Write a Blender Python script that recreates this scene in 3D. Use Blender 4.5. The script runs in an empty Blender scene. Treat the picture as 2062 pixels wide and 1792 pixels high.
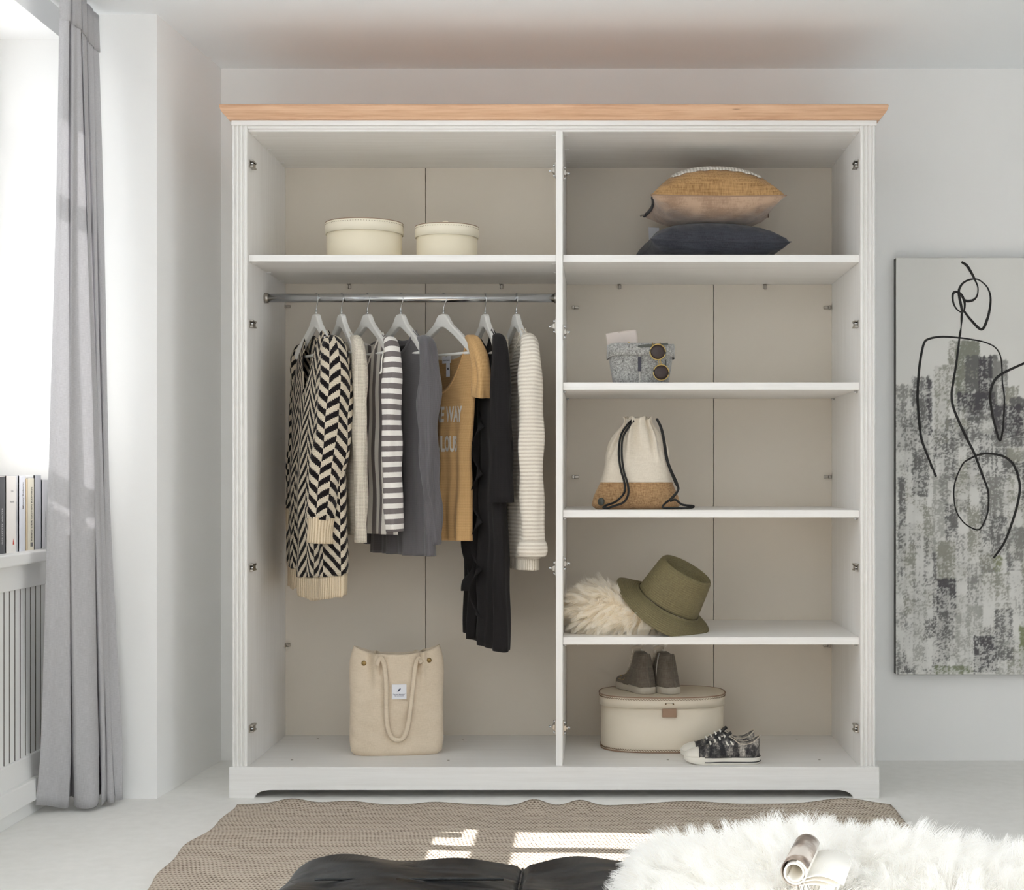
import bpy, bmesh, math, random
import numpy as np
from mathutils import Vector, Matrix

# ------------------------------------------------------------------ camera, world, lights, exposure
SC = bpy.context.scene
COL = SC.collection
W_PX, H_PX = 2062.0, 1792.0
F_PX, VX, VY, CAM_Z = 3008.0, 1205.0, 955.0, 0.979

cam_data = bpy.data.cameras.new('camera')
cam = bpy.data.objects.new('camera', cam_data)
COL.objects.link(cam)
cam.location = (0, 0, CAM_Z)
cam.rotation_euler = (math.pi / 2, 0, 0)
cam_data.sensor_fit = 'HORIZONTAL'
cam_data.sensor_width = 36.0
cam_data.lens = 36.0 * F_PX / W_PX
cam_data.shift_x = -(VX - W_PX / 2) / W_PX
cam_data.shift_y = (VY - H_PX / 2) / W_PX
cam_data.clip_start = 0.05
SC.camera = cam

world = bpy.data.worlds.new('world')
SC.world = world
world.use_nodes = True
bg = world.node_tree.nodes['Background']
bg.inputs['Color'].default_value = (0.92, 0.965, 1.01, 1)
bg.inputs['Strength'].default_value = 1.0

sun_d = bpy.data.lights.new('sun', 'SUN')
sun_d.energy = 5.5
sun_d.angle = 0.006
sun_d.color = (1.0, 0.985, 0.965)
sun = bpy.data.objects.new('sun', sun_d)
COL.objects.link(sun)
sun.rotation_euler = Vector((1.0, -0.09, -0.75)).to_track_quat('-Z', 'Y').to_euler()

vs = SC.view_settings
vs.view_transform = 'Standard'
vs.look = 'None'
vs.gamma = 1.0
vs.use_curve_mapping = False
vs.exposure = 1.90

cy = SC.cycles
cy.max_bounces = 20
cy.diffuse_bounces = 12
cy.transmission_bounces = 12
cy.transparent_max_bounces = 24

RNG = np.random.default_rng(7)
random.seed(7)


def P(px, py, Y):
    """World point seen at photo pixel (px, py) at distance Y."""
    return Vector(((px - VX) * Y / F_PX, Y, CAM_Z - (py - VY) * Y / F_PX))


def PX(px, Y):
    return (px - VX) * Y / F_PX


def PZ(py, Y):
    return CAM_Z - (py - VY) * Y / F_PX


# ------------------------------------------------------------------ materials
def srgb(r, g, b):
    f = lambda c: c / 12.92 if c <= 0.04045 else ((c + 0.055) / 1.055) ** 2.4
    return (f(r / 255), f(g / 255), f(b / 255), 1)


class NT:
    """Small helper round a node tree."""
    def __init__(self, name):
        self.m = bpy.data.materials.new(name)
        self.m.use_nodes = True
        self.t = self.m.node_tree
        self.bsdf = self.t.nodes['Principled BSDF']
        self.out = self.t.nodes['Material Output']

    def n(self, typ, **kw):
        nd = self.t.nodes.new(typ)
        for k, v in kw.items():
            if k.startswith('i_'):
                nd.inputs[k[2:].replace('_', ' ')].default_value = v
            else:
                setattr(nd, k, v)
        return nd

    def l(self, a, b):
        self.t.links.new(a, b)

    def val(self, x):
        if isinstance(x, (int, float)):
            v = self.t.nodes.new('ShaderNodeValue')
            v.outputs[0].default_value = x
            return v.outputs[0]
        return x

    def math(self, op, a, b=None, c=None):
        nd = self.t.nodes.new('ShaderNodeMath')
        nd.operation = op
        for i, x in enumerate((a, b, c)):
            if x is None:
                continue
            if isinstance(x, (int, float)):
                nd.inputs[i].default_value = x
            else:
                self.l(x, nd.inputs[i])
        return nd.outputs[0]

    def coord(self, kind='Object', scale=(1, 1, 1)):
        tc = self.n('ShaderNodeTexCoord')
        mp = self.n('ShaderNodeMapping')
        mp.inputs['Scale'].default_value = scale
        self.l(tc.outputs[kind], mp.inputs['Vector'])
        return mp.outputs['Vector']

    def uv(self):
        tc = self.n('ShaderNodeTexCoord')
        sp = self.n('ShaderNodeSeparateXYZ')
        self.l(tc.outputs['UV'], sp.inputs[0])
        return sp.outputs[0], sp.outputs[1]

    def noise(self, vec, scale, detail=4, rough=0.55):
        nd = self.n('ShaderNodeTexNoise')
        nd.inputs['Scale'].default_value = scale
        nd.inputs['Detail'].default_value = detail
        nd.inputs['Roughness'].default_value = rough
        if vec is not None:
            self.l(vec, nd.inputs['Vector'])
        return nd.outputs['Fac']

    def ramp(self, fac, stops, interp='LINEAR'):
        r = self.n('ShaderNodeValToRGB')
        r.color_ramp.interpolation = interp
        el = r.color_ramp.elements
        while len(el) < len(stops):
            el.new(0.5)
        for e, (p, c) in zip(el, stops):
            e.position = p
            e.color = c
        self.l(fac, r.inputs[0])
        return r.outputs[0]

    def mix(self, fac, a, b, blend='MIX'):
        m = self.n('ShaderNodeMix', data_type='RGBA', blend_type=blend)
        for sock, x in ((m.inputs[0], fac), (m.inputs[6], a), (m.inputs[7], b)):
            if isinstance(x, (tuple, list, int, float)):
                sock.default_value = x
            else:
                self.l(x, sock)
        return m.outputs[2]

    def bump(self, height, strength=0.3, dist=0.002):
        b = self.n('ShaderNodeBump')
        b.inputs['Strength'].default_value = strength
        b.inputs['Distance'].default_value = dist
        self.l(height, b.inputs['Height'])
        self.l(b.outputs[0], self.bsdf.inputs['Normal'])
        return b

    def base(self, c):
        if isinstance(c, tuple):
            self.bsdf.inputs['Base Color'].default_value = c
        else:
            self.l(c, self.bsdf.inputs['Base Color'])

    def set(self, **kw):
        for k, v in kw.items():
            self.bsdf.inputs[k.replace('_', ' ')].default_value = v
        return self


MAT = {}


def mk(name, color, rough=0.6, metal=0.0, vary=0.04, nscale=12.0, bump=0.0, bscale=None, bdist=0.002, spec=0.5, stretch=(1, 1, 1), coord='Object'):
    """Plain material with soft noise variation of its own colour."""
    t = NT(name)
    v = t.coord(coord, stretch)
    f = t.noise(v, nscale)
    a = tuple(max(0, c * (1 - vary)) for c in color[:3]) + (1,)
    b = tuple(min(1, c * (1 + vary)) for c in color[:3]) + (1,)
    t.base(t.mix(f, a, b))
    t.set(Roughness=rough, Metallic=metal)
    t.bsdf.inputs['Specular IOR Level'].default_value = spec
    if bump:
        t.bump(t.noise(v, bscale or nscale * 6, 3), bump, bdist)
    MAT[name] = t.m
    return t.m


def grain_mat(name, c_dark, c_light, axis, rough=0.45, strength=0.08):
    """Painted or bare wood with grain running along an axis."""
    t = NT(name)
    sc = {'x': (1.2, 30, 30), 'y': (30, 1.2, 30), 'z': (30, 30, 1.2)}[axis]
    v = t.coord('Object', sc)
    f = t.noise(v, 2.2, 7, 0.62)
    g = t.noise(v, 7.0, 4, 0.6)
    fac = t.math('ADD', t.math('MULTIPLY', f, 0.65), t.math('MULTIPLY', g, 0.35))
    t.base(t.ramp(fac, [(0.33, c_dark), (0.62, c_light)]))
    t.set(Roughness=rough)
    t.bump(fac, strength, 0.0008)
    MAT[name] = t.m
    return t.m


mk('wall_paint', srgb(242, 242, 241), 0.9, vary=0.008, nscale=3, bump=0.05, bscale=220, bdist=0.0006, spec=0.2)
mk('wall_grey', srgb(168, 166, 164), 0.9, vary=0.01, nscale=3, spec=0.2)
mk('ceiling_paint', srgb(243, 247, 250), 0.92, vary=0.006, nscale=3, spec=0.2)
mk('trim_white', srgb(236, 236, 234), 0.4, vary=0.006, nscale=5)
WD, WL = srgb(227, 225, 222), srgb(236, 235, 233)
grain_mat('white_wood_x', WD, WL, 'x')
grain_mat('white_wood_y', WD, WL, 'y')
grain_mat('white_wood_z', WD, WL, 'z')
mk('back_board', srgb(219, 211, 199), 0.6, vary=0.012, nscale=3, stretch=(1, 1, .2))
mk('steel', (0.62, 0.63, 0.64, 1), 0.22, 1.0, vary=0.05, nscale=30)
mk('chrome_dark', (0.42, 0.39, 0.35, 1), 0.28, 1.0, vary=0.05, nscale=30)
mk('dark_gap', (0.02, 0.018, 0.016, 1), 0.6)
mk('slat_gap_dark', srgb(92, 84, 76), 0.9)
mk('hanger_white', srgb(226, 225, 221), 0.42, vary=0.01)
mk('rubber_white', srgb(226, 222, 212), 0.55, vary=0.03, nscale=40)
mk('rubber_worn', srgb(188, 181, 168), 0.7, vary=0.10, nscale=30)
mk('black_cord', (0.012, 0.012, 0.012, 1), 0.85, vary=0.3, nscale=300, bump=0.6, bscale=500)
mk('tan_leather', srgb(154, 126, 104), 0.6, vary=0.05, nscale=50)
mk('brass', srgb(150, 126, 84), 0.35, 0.9, vary=0.08, nscale=60)
mk('gold_metal', srgb(196, 170, 112), 0.3, 1.0)
mk('lace_white', srgb(226, 223, 214), 0.9, vary=0.05, nscale=200)
mk('lining_beige', srgb(190, 180, 164), 0.9)
mk('ink_black', (0.015, 0.014, 0.014, 1), 0.7)
mk('ink_grey', srgb(120, 118, 118), 0.7)
mk('ink_white', srgb(214, 214, 214), 0.7)
mk('ink_navy', srgb(70, 76, 100), 0.8, vary=0.3, nscale=700)
mk('ink_red', srgb(206, 70, 50), 0.7)
mk('print_silver', srgb(206, 203, 196), 0.7, vary=0.03, nscale=90)
mk('label_white', srgb(226, 228, 234), 0.75, vary=0.02, nscale=200)
mk('paper', srgb(238, 234, 226), 0.85, vary=0.02, nscale=200)
mk('thread_brown', srgb(120, 96, 70), 0.8)


def fabric(name, c, c2=None, rough=0.95, weave=900.0, bump=0.35, mottle=0.12, sheen=0.15, long=0.06):
    """Woven cloth: fine crossing threads with mottled colour."""
    t = NT(name)
    c2 = c2 or tuple(x * 0.72 for x in c[:3]) + (1,)
    v1 = t.coord('Object', (1, 1, long))
    v2 = t.coord('Object', (long, long, 1))
    a = t.noise(v1, weave, 2)
    b = t.noise(v2, weave, 2)
    mot = t.noise(t.coord('Object'), 14, 3)
    f = t.math('MULTIPLY', t.math('ADD', a, b), 0.5)
    ff = t.math('ADD', f, t.math('MULTIPLY', t.math('SUBTRACT', mot, 0.5), mottle * 2))
    t.base(t.ramp(ff, [(0.34, c2), (0.6, c)]))
    t.set(Roughness=rough, Sheen_Weight=sheen)
    t.bsdf.inputs['Specular IOR Level'].default_value = 0.15
    t.bump(f, bump, 0.0008)
    MAT[name] = t.m
    return t.m


def knit(name, c, c2, period_u, period_v, bump=0.6, dist=0.003, sheen=0.1):
    """Ridged knit from the uv in metres: ribs along v every period_u and rows every period_v (0 = none)."""
    t = NT(name)
    u, v = t.uv()
    h = None
    for x, p in ((u, period_u), (v, period_v)):
        if p:
            s = t.math('SINE', t.math('MULTIPLY', x, 2 * math.pi / p))
            h = s if h is None else t.math('ADD', h, s)
    fuzz = t.noise(t.coord('Object'), 420, 3)
    k = t.math('ADD', t.math('MULTIPLY', h, 0.22), t.math('ADD', t.math('MULTIPLY', fuzz, 0.4), 0.3))
    t.base(t.ramp(k, [(0.2, c2), (0.62, c)]))
    t.set(Roughness=0.95, Sheen_Weight=sheen)
    t.bsdf.inputs['Specular IOR Level'].default_value = 0.15
    t.bump(k, bump, dist)
    MAT[name] = t.m
    return t.m


def stripes(name, c1, c2, period, along='u', duty=0.5, wob=0.0012):
    t = NT(name)
    u, v = t.uv()
    x = u if along == 'u' else v
    nz = t.noise(t.coord('Object'), 260, 2)
    x = t.math('ADD', x, t.math('MULTIPLY', t.math('SUBTRACT', nz, 0.5), wob))
    f = t.math('FRACT', t.math('DIVIDE', x, period))
    m = t.math('LESS_THAN', f, duty)
    n2 = t.noise(t.coord('Object'), 300, 2)
    ca = t.mix(n2, tuple(k * .88 for k in c1[:3]) + (1,), c1)
    cb = t.mix(n2, tuple(k * .88 for k in c2[:3]) + (1,), c2)
    t.base(t.mix(m, ca, cb))
    t.set(Roughness=0.95, Sheen_Weight=0.1)
    t.bsdf.inputs['Specular IOR Level'].default_value = 0.12
    t.bump(n2, 0.2, 0.001)
    MAT[name] = t.m
    return t.m


def herringbone(name, c1, c2, colw=0.036, per=0.040):
    t = NT(name)
    u, v = t.uv()
    nz = t.noise(t.coord('Object'), 260, 2)
    st = t.math('DIVIDE', t.math('ROUND', t.math('MULTIPLY', u, 260.0)), 260.0)   # stepped like knit stitches
    tri = t.math('PINGPONG', st, colw)
    col_ = t.math('MULTIPLY', t.math('MODULO', t.math('FLOOR', t.math('DIVIDE', st, colw)), 2.0), per * .5)
    x = t.math('ADD', t.math('ADD', t.math('ADD', v, col_), t.math('MULTIPLY', tri, 0.95)), t.math('MULTIPLY', t.math('SUBTRACT', nz, 0.5), 0.006))
    f = t.math('FRACT', t.math('DIVIDE', x, per))
    m = t.math('LESS_THAN', f, 0.5)
    n2 = t.noise(t.coord('Object'), 340, 3)
    ca = t.mix(n2, tuple(k * .7 for k in c1[:3]) + (1,), c1)
    t.base(t.mix(m, ca, c2))
    t.set(Roughness=0.95, Sheen_Weight=0.1)
    t.bsdf.inputs['Specular IOR Level'].default_value = 0.12
    row = t.math('SINE', t.math('MULTIPLY', v, 2 * math.pi / 0.006))
    t.bump(t.math('ADD', n2, t.math('MULTIPLY', row, 0.3)), 0.7, 0.003)
    MAT[name] = t.m
    return t.m


# ------------------------------------------------------------------ mesh helpers
def tag(o, label=None, cat=None, group=None, kind=None):
    if label: o['label'] = label
    if cat: o['category'] = cat
    if group: o['group'] = group
    if kind: o['kind'] = kind
    return o


def thing(name, label, cat, loc=(0, 0, 0), rotz=0.0, group=None):
    o = bpy.data.objects.new(name, None)
    COL.objects.link(o)
    o.empty_display_size = 0.05
    o.location = loc
    o.rotation_euler = (0, 0, rotz)
    return tag(o, label, cat, group)


def to_local(parent, co):
    """World coordinates to the space of a parent (and its parents), before any update of the scene."""
    m = Matrix.Identity(4)
    p = parent
    chain = []
    while p is not None:
        chain.append(p)
        p = p.parent
    for q in reversed(chain):
        m = m @ q.matrix_basis
    inv = m.inverted()
    return [tuple(inv @ Vector(c)) for c in co]


def link(name, me, mat, parent=None, smooth=False):
    o = bpy.data.objects.new(name, me)
    COL.objects.link(o)
    if mat is not None:
        me.materials.append(MAT[mat] if isinstance(mat, str) else mat)
    if parent is not None:
        o.parent = parent
    if smooth:
        me.polygons.foreach_set('use_smooth', [True] * len(me.polygons))
    return o


def raw(name, verts, faces, mat, parent=None, smooth=False, world=False):
    if world and parent is not None:
        verts = to_local(parent, verts)
    me = bpy.data.meshes.new(name)
    me.from_pydata([tuple(v) for v in verts], [], faces)
    me.update()
    return link(name, me, mat, parent, smooth)


def from_bm(name, bm, mat, parent=None, smooth=False, world=False):
    if world and parent is not None:
        cs = to_local(parent, [v.co.copy() for v in bm.verts])
        for v, c in zip(bm.verts, cs):
            v.co = c
    bmesh.ops.recalc_face_normals(bm, faces=bm.faces)
    me = bpy.data.meshes.new(name)
    bm.to_mesh(me)
    bm.free()
    return link(name, me, mat, parent, smooth)


def bm_box(bm, x0, x1, y0, y1, z0, z1, bev=0.0, seg=2):
    r = bmesh.ops.create_cube(bm, size=1.0)
    vs_ = r['verts']
    for v in vs_:
        v.co = Vector((x0 + (v.co.x + .5) * (x1 - x0), y0 + (v.co.y + .5) * (y1 - y0), z0 + (v.co.z + .5) * (z1 - z0)))
    if bev > 0:
        es = list({e for v in vs_ for e in v.link_edges})
        bmesh.ops.bevel(bm, geom=es, offset=bev, segments=seg, affect='EDGES', profile=0.5)
    return vs_


def box(name, x0, x1, y0, y1, z0, z1, mat, parent=None, bev=0.0015, world=True, seg=2):
    bm = bmesh.new()
    bm_box(bm, x0, x1, y0, y1, z0, z1, bev, seg)
    return from_bm(name, bm, mat, parent, False, world)


def boxes(name, lst, mat, parent=None, bev=0.001, world=True):
    bm = bmesh.new()
    for b in lst:
        bm_box(bm, *b, bev)
    return from_bm(name, bm, mat, parent, False, world)


def grid(name, pts, mat, parent=None, closed=False, uv=None, solid=0.0, caps=False, world=False, smooth=True, off=0.0, subs=0):
    """A sheet or tube from an array of points (rows, columns, 3); closed joins the columns."""
    pts = np.asarray(pts, float)
    nv, nu = pts.shape[:2]
    verts = pts.reshape(-1, 3)
    if world and parent is not None:
        verts = np.array(to_local(parent, verts))
    faces, fuv = [], []
    cols = nu if closed else nu - 1
    for i in range(nv - 1):
        for j in range(cols):
            k = (j + 1) % nu
            faces.append((i * nu + j, i * nu + k, (i + 1) * nu + k, (i + 1) * nu + j))
            if uv is not None:
                fuv.extend((uv[i][j], uv[i][j + 1], uv[i + 1][j + 1], uv[i + 1][j]))
    if caps:
        faces.append(tuple(range(nu))[::-1])
        faces.append(tuple((nv - 1) * nu + j for j in range(nu)))
        if uv is not None:
            fuv.extend([uv[0][j] for j in range(nu)])
            fuv.extend([uv[nv - 1][j] for j in range(nu)])
    me = bpy.data.meshes.new(name)
    me.from_pydata(verts.tolist(), [], faces)
    if uv is not None:
        lay = me.uv_layers.new(name='uv')
        lay.data.foreach_set('uv', np.asarray(fuv, 'f').ravel())
    me.update()
    o = link(name, me, mat, parent, smooth)
    if solid:
        md = o.modifiers.new('solid', 'SOLIDIFY')
        md.thickness = solid
        md.offset = off
    if subs:
        md = o.modifiers.new('smooth', 'SUBSURF')
        md.levels = subs
        md.render_levels = subs
    return o


def spline(pts, n):
    """Catmull-Rom through the points, n samples."""
    p = np.asarray(pts, float)
    if p.ndim == 1:
        p = p[:, None]
    q = np.vstack([2 * p[0] - p[1], p, 2 * p[-1] - p[-2]])
    t = np.linspace(0, len(p) - 1 - 1e-9, n)
    i = t.astype(int)
    f = (t - i)[:, None]
    a, b, c, d = q[i], q[i + 1], q[i + 2], q[i + 3]
    return 0.5 * (2 * b + (c - a) * f + (2 * a - 5 * b + 4 * c - d) * f ** 2 + (3 * b - a - 3 * c + d) * f ** 3)


def tube_pts(path, ra, rb=None, n=12, ref=(0, 1, 0)):
    """Rings of an elliptic tube along a path: ra along the reference axis, rb across it."""
    path = np.asarray(path, float)
    m = len(path)
    ra = np.broadcast_to(np.asarray(ra, float), (m,))
    rb = ra if rb is None else np.broadcast_to(np.asarray(rb, float), (m,))
    tan = np.gradient(path, axis=0)
    tan /= np.linalg.norm(tan, axis=1)[:, None] + 1e-12
    ref = np.asarray(ref, float)
    a = ref[None] - (tan @ ref)[:, None] * tan
    bad = np.linalg.norm(a, axis=1) < 0.05
    if bad.any():
        alt = np.array((1.0, 0.13, 0.0))
        a[bad] = (alt[None] - (tan @ alt)[:, None] * tan)[bad]
    a /= np.linalg.norm(a, axis=1)[:, None] + 1e-12
    b = np.cross(tan, a)
    th = np.linspace(0, 2 * math.pi, n, endpoint=False)
    return path[:, None] + a[:, None] * (ra[:, None] * np.cos(th))[..., None] + b[:, None] * (rb[:, None] * np.sin(th))[..., None]


def tube(name, path, r, mat, parent=None, n=10, rb=None, world=False, ref=(0, 1, 0), smooth=True):
    return grid(name, tube_pts(path, r, rb, n, ref), mat, parent, closed=True, caps=True, world=world, smooth=smooth)


def lathe_pts(prof, n=48, sx=1.0, sy=1.0):
    th = np.linspace(0, 2 * math.pi, n, endpoint=False)
    p = np.asarray(prof, float)
    return np.stack([p[:, 0, None] * np.cos(th) * sx, p[:, 0, None] * np.sin(th) * sy, np.repeat(p[:, 1, None], n, 1)], -1)


def extrude_poly(name, poly, axis, a, b, mat, parent=None, world=True, bev=0.0, smooth=False):
    """A 2-D outline pushed along an axis from a to b. The outline's two numbers are the other two axes in order."""
    bm = bmesh.new()
    def co(p, t):
        return {'x': (t, p[0], p[1]), 'y': (p[0], t, p[1]), 'z': (p[0], p[1], t)}[axis]
    lo = [bm.verts.new(co(p, a)) for p in poly]
    hi = [bm.verts.new(co(p, b)) for p in poly]
    n = len(poly)
    bm.faces.new(lo)
    bm.faces.new(hi[::-1])
    for i in range(n):
        bm.faces.new((lo[i], lo[(i + 1) % n], hi[(i + 1) % n], hi[i]))
    if bev:
        bmesh.ops.recalc_face_normals(bm, faces=bm.faces)
        es = [e for e in bm.edges if len(e.link_faces) == 2 and e.calc_face_angle() > 0.9]
        bmesh.ops.bevel(bm, geom=es, offset=bev, segments=2, affect='EDGES', profile=0.5)
    return from_bm(name, bm, mat, parent, smooth, world)


def text_mesh(s, size, bold=0.0, cuts=0, align='CENTER', width=1.0):
    """Vertices (x, y) and faces of a line of lettering about the origin."""
    cu = bpy.data.curves.new('lettering', 'FONT')
    cu.body = s
    cu.size = size
    cu.align_x = align
    cu.align_y = 'CENTER'
    cu.offset = bold * size
    cu.resolution_u = 4
    ob = bpy.data.objects.new('lettering', cu)
    COL.objects.link(ob)
    dg = bpy.context.evaluated_depsgraph_get()
    ev = ob.evaluated_get(dg)
    me = ev.to_mesh()
    bm = bmesh.new()
    bm.from_mesh(me)
    ev.to_mesh_clear()
    bpy.data.objects.remove(ob)
    bpy.data.curves.remove(cu)
    bmesh.ops.remove_doubles(bm, verts=bm.verts, dist=size * 1e-4)
    bmesh.ops.triangulate(bm, faces=bm.faces)
    for _ in range(cuts):
        L = size * 0.12
        es = [e for e in bm.edges if e.calc_length() > L]
        if not es:
            break
        bmesh.ops.subdivide_edges(bm, edges=es, cuts=1)
        bmesh.ops.triangulate(bm, faces=bm.faces)
    v = np.array([(q.co.x * width, q.co.y) for q in bm.verts]) if len(bm.verts) else np.zeros((0, 2))
    bm.verts.index_update()
    f = [tuple(q.index for q in fc.verts) for fc in bm.faces]
    bm.free()
    return v, f


def fur(name, roots, dirs, length, parent, mat, droop=0.5, radius=0.0005, seg=7, clump=0.35, curl=0.15, world=True):
    """A coat of tapering hairs as one hair-curves object."""
    roots = np.asarray(roots, float)
    n = len(roots)
    dirs = dirs / (np.linalg.norm(dirs, axis=1)[:, None] + 1e-9)
    L = length * (0.65 + 0.5 * RNG.random(n))
    nc = max(8, n // 26)
    cen = RNG.choice(n, nc, replace=False)
    own = np.empty(n, int)
    for s in range(0, n, 2000):
        d2 = ((roots[s:s + 2000, None] - roots[cen][None]) ** 2).sum(-1)
        own[s:s + 2000] = d2.argmin(1)
    cdir = dirs[cen] + RNG.normal(0, 0.28, (nc, 3))
    cdir /= np.linalg.norm(cdir, axis=1)[:, None]
    d = dirs * 0.45 + cdir[own] * 0.55 + RNG.normal(0, curl, (n, 3)) * 0.6
    d /= np.linalg.norm(d, axis=1)[:, None]
    cur = RNG.normal(0, curl, (nc, 3))[own]
    pts = np.zeros((n, seg, 3))
    p = roots.copy()
    pts[:, 0] = p
    for k in range(1, seg):
        t = k / (seg - 1)
        dd = d + np.array((0, 0, -droop)) * t + cur * t * 1.6
        dd /= np.linalg.norm(dd, axis=1)[:, None]
        p = p + dd * (L / (seg - 1))[:, None]
        pts[:, k] = p
    tips = np.zeros((nc, seg, 3))
    tips[:] = pts[cen]
    w = (np.linspace(0, 1, seg) ** 1.5 * clump)[None, :, None]
    pts = pts * (1 - w) + tips[own] * w
    hc = bpy.data.hair_curves.new(name)
    hc.add_curves([seg] * n)
    flat = pts.reshape(-1, 3)
    if world and parent is not None:
        m = Matrix.Identity(4)
        q = parent
        ch = []
        while q is not None:
            ch.append(q)
            q = q.parent
        for q in reversed(ch):
            m = m @ q.matrix_basis
        inv = np.array(m.inverted())
        flat = flat @ inv[:3, :3].T + inv[:3, 3]
    hc.position_data.foreach_set('vector', flat.astype('f').ravel())
    rad = np.tile(radius * np.linspace(1, 0.12, seg) ** 0.8, n)
    at = hc.attributes.get('radius') or hc.attributes.new('radius', 'FLOAT', 'POINT')
    at.data.foreach_set('value', rad.astype('f'))
    hc.materials.append(MAT[mat])
    o = bpy.data.objects.new(name, hc)
    COL.objects.link(o)
    o.parent = parent
    o['kind'] = 'stuff'
    return o


def copy_tree(o, parent=None):
    c = o.copy()
    COL.objects.link(c)
    if parent is not None:
        c.parent = parent
    for ch in list(o.children):
        copy_tree(ch, c)
    return c


def lerp_tab(tab, x):
    a = np.asarray(tab, float)
    return np.interp(x, a[:, 0], a[:, 1])


def sstep(x, a, b):
    t = np.clip((np.asarray(x, float) - a) / (b - a), 0, 1)
    return t * t * (3 - 2 * t)

# ------------------------------------------------------------------ the room
Y_BACK, Z_CEIL = 5.11, 2.367
Y_OPEN = -0.4
X_RIGHT = 2.7
X_WALL, X_OUT = -1.60, -1.86            # inner and outer face of the window wall
WIN_Y0, WIN_Y1, SILL_Z, LINTEL_Z = 2.80, 4.46, 0.760, 2.278


def struct(o):
    o['kind'] = 'structure'
    return o


t = NT('floor_stone')
v = t.coord('Object')
f = t.math('ADD', t.math('MULTIPLY', t.noise(v, 1.6, 6, .6), .6), t.math('MULTIPLY', t.noise(v, 26, 4), .4))
t.base(t.ramp(f, [(0.3, srgb(228, 227, 223)), (0.7, srgb(243, 242, 239))]))
t.set(Roughness=0.62)
t.bump(t.noise(v, 160, 3), 0.12, 0.001)
MAT['floor_stone'] = t.m

struct(box('floor', X_OUT, X_RIGHT + .2, Y_OPEN, Y_BACK + .15, -0.12, 0.0, 'floor_stone', bev=0))
struct(box('ceiling', X_OUT, X_RIGHT + .2, Y_OPEN, Y_BACK + .15, Z_CEIL, Z_CEIL + .12, 'ceiling_paint', bev=0))
struct(box('wall_back', X_OUT, X_RIGHT + .2, Y_BACK, Y_BACK + .15, 0, Z_CEIL, 'wall_paint', bev=0))
FILL_WIN = (-0.3, 2.9, 0.04, 2.33)
struct(boxes('wall_right', [(X_RIGHT, X_RIGHT + .2, Y_OPEN, FILL_WIN[0], 0, Z_CEIL), (X_RIGHT, X_RIGHT + .2, FILL_WIN[1], Y_BACK, 0, Z_CEIL), (X_RIGHT, X_RIGHT + .2, FILL_WIN[0], FILL_WIN[1], 0, FILL_WIN[2]), (X_RIGHT, X_RIGHT + .2, FILL_WIN[0], FILL_WIN[1], FILL_WIN[3], Z_CEIL)], 'wall_grey', bev=0))
struct(box('wall_front', X_OUT, X_RIGHT + .2, Y_OPEN - .15, Y_OPEN, 0, Z_CEIL, 'wall_paint', bev=0))
# the corner pier, its side a little out of square
extr = extrude_poly('wall_corner', [(X_OUT, 4.51), (-1.333, 4.51), (-1.291, Y_BACK), (X_OUT, Y_BACK)], 'z', 0, Z_CEIL, 'wall_paint')
struct(extr)
bm = bmesh.new()
bm_box(bm, X_OUT, X_WALL, WIN_Y0, WIN_Y1, LINTEL_Z, Z_CEIL)          # over the window
bm_box(bm, X_OUT, X_WALL, WIN_Y1, 4.51, 0, Z_CEIL)                   # far jamb
bm_box(bm, X_OUT, X_WALL, 2.08, WIN_Y0, 0, Z_CEIL)                   # between the windows
bm_box(bm, X_OUT, X_WALL, -0.25, 2.08, LINTEL_Z, Z_CEIL)             # over the unseen added window
bm_box(bm, X_OUT, X_WALL, -0.25, 2.08, 0, 0.06)
bm_box(bm, X_OUT, X_WALL, Y_OPEN, -0.25, 0, Z_CEIL)                  # near the open side
bm_box(bm, X_OUT, -1.70, WIN_Y0, WIN_Y1, 0, SILL_Z - .04)            # under the sill
struct(from_bm('wall_left', bm, 'wall_paint'))

# window in the left wall
t = NT('window_glass')
tr = t.n('ShaderNodeBsdfTransparent')
gl = t.n('ShaderNodeBsdfGlossy')
gl.inputs['Roughness'].default_value = 0.02
fr = t.n('ShaderNodeFresnel')
fr.inputs['IOR'].default_value = 1.45
mx = t.n('ShaderNodeMixShader')
t.l(fr.outputs[0], mx.inputs[0])
t.l(tr.outputs[0], mx.inputs[1])
t.l(gl.outputs[0], mx.inputs[2])
t.l(mx.outputs[0], t.out.inputs['Surface'])
MAT['window_glass'] = t.m

XF0, XF1 = -1.845, -1.792                # window frame depth
win = bpy.data.objects.new('window_1', None)
COL.objects.link(win)
win.location = (-1.82, 3.6, SILL_Z)
win['kind'] = 'structure'
box('frame_rail', XF0, XF1, WIN_Y0, WIN_Y1, LINTEL_Z - .05, LINTEL_Z, 'trim_white', win)
box('frame_rail', XF0, XF1, WIN_Y0, WIN_Y1, SILL_Z, 1.035, 'trim_white', win)  # unseen bottom rail raised to block sun where the floor patch begins
ybars = [2.82, 3.39, 3.99, 4.44]
for y in ybars:
    w = 0.025 if y not in (2.82, 4.44) else 0.03
    box('window_mullion', XF0, XF1 + .004, y - w, y + w, 1.035, LINTEL_Z - .05, 'trim_white', win, .003)
for za, zb in ((1.143, 1.197), (1.945, 1.985)):
    for ya, yb in zip(ybars[:-1], ybars[1:]):
        box('glazing_bar', XF0 + .006, XF1 - .004, ya + .025, yb - .025, za, zb, 'trim_white', win, .003)
for ya, yb in zip(ybars[:-1], ybars[1:]):
    for za, zb in ((1.035, 1.143), (1.197, 1.945), (1.985, LINTEL_Z - .05)):
        box('pane', -1.822, -1.816, ya + .025, yb - .025, za, zb, 'window_glass', win, 0)

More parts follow.
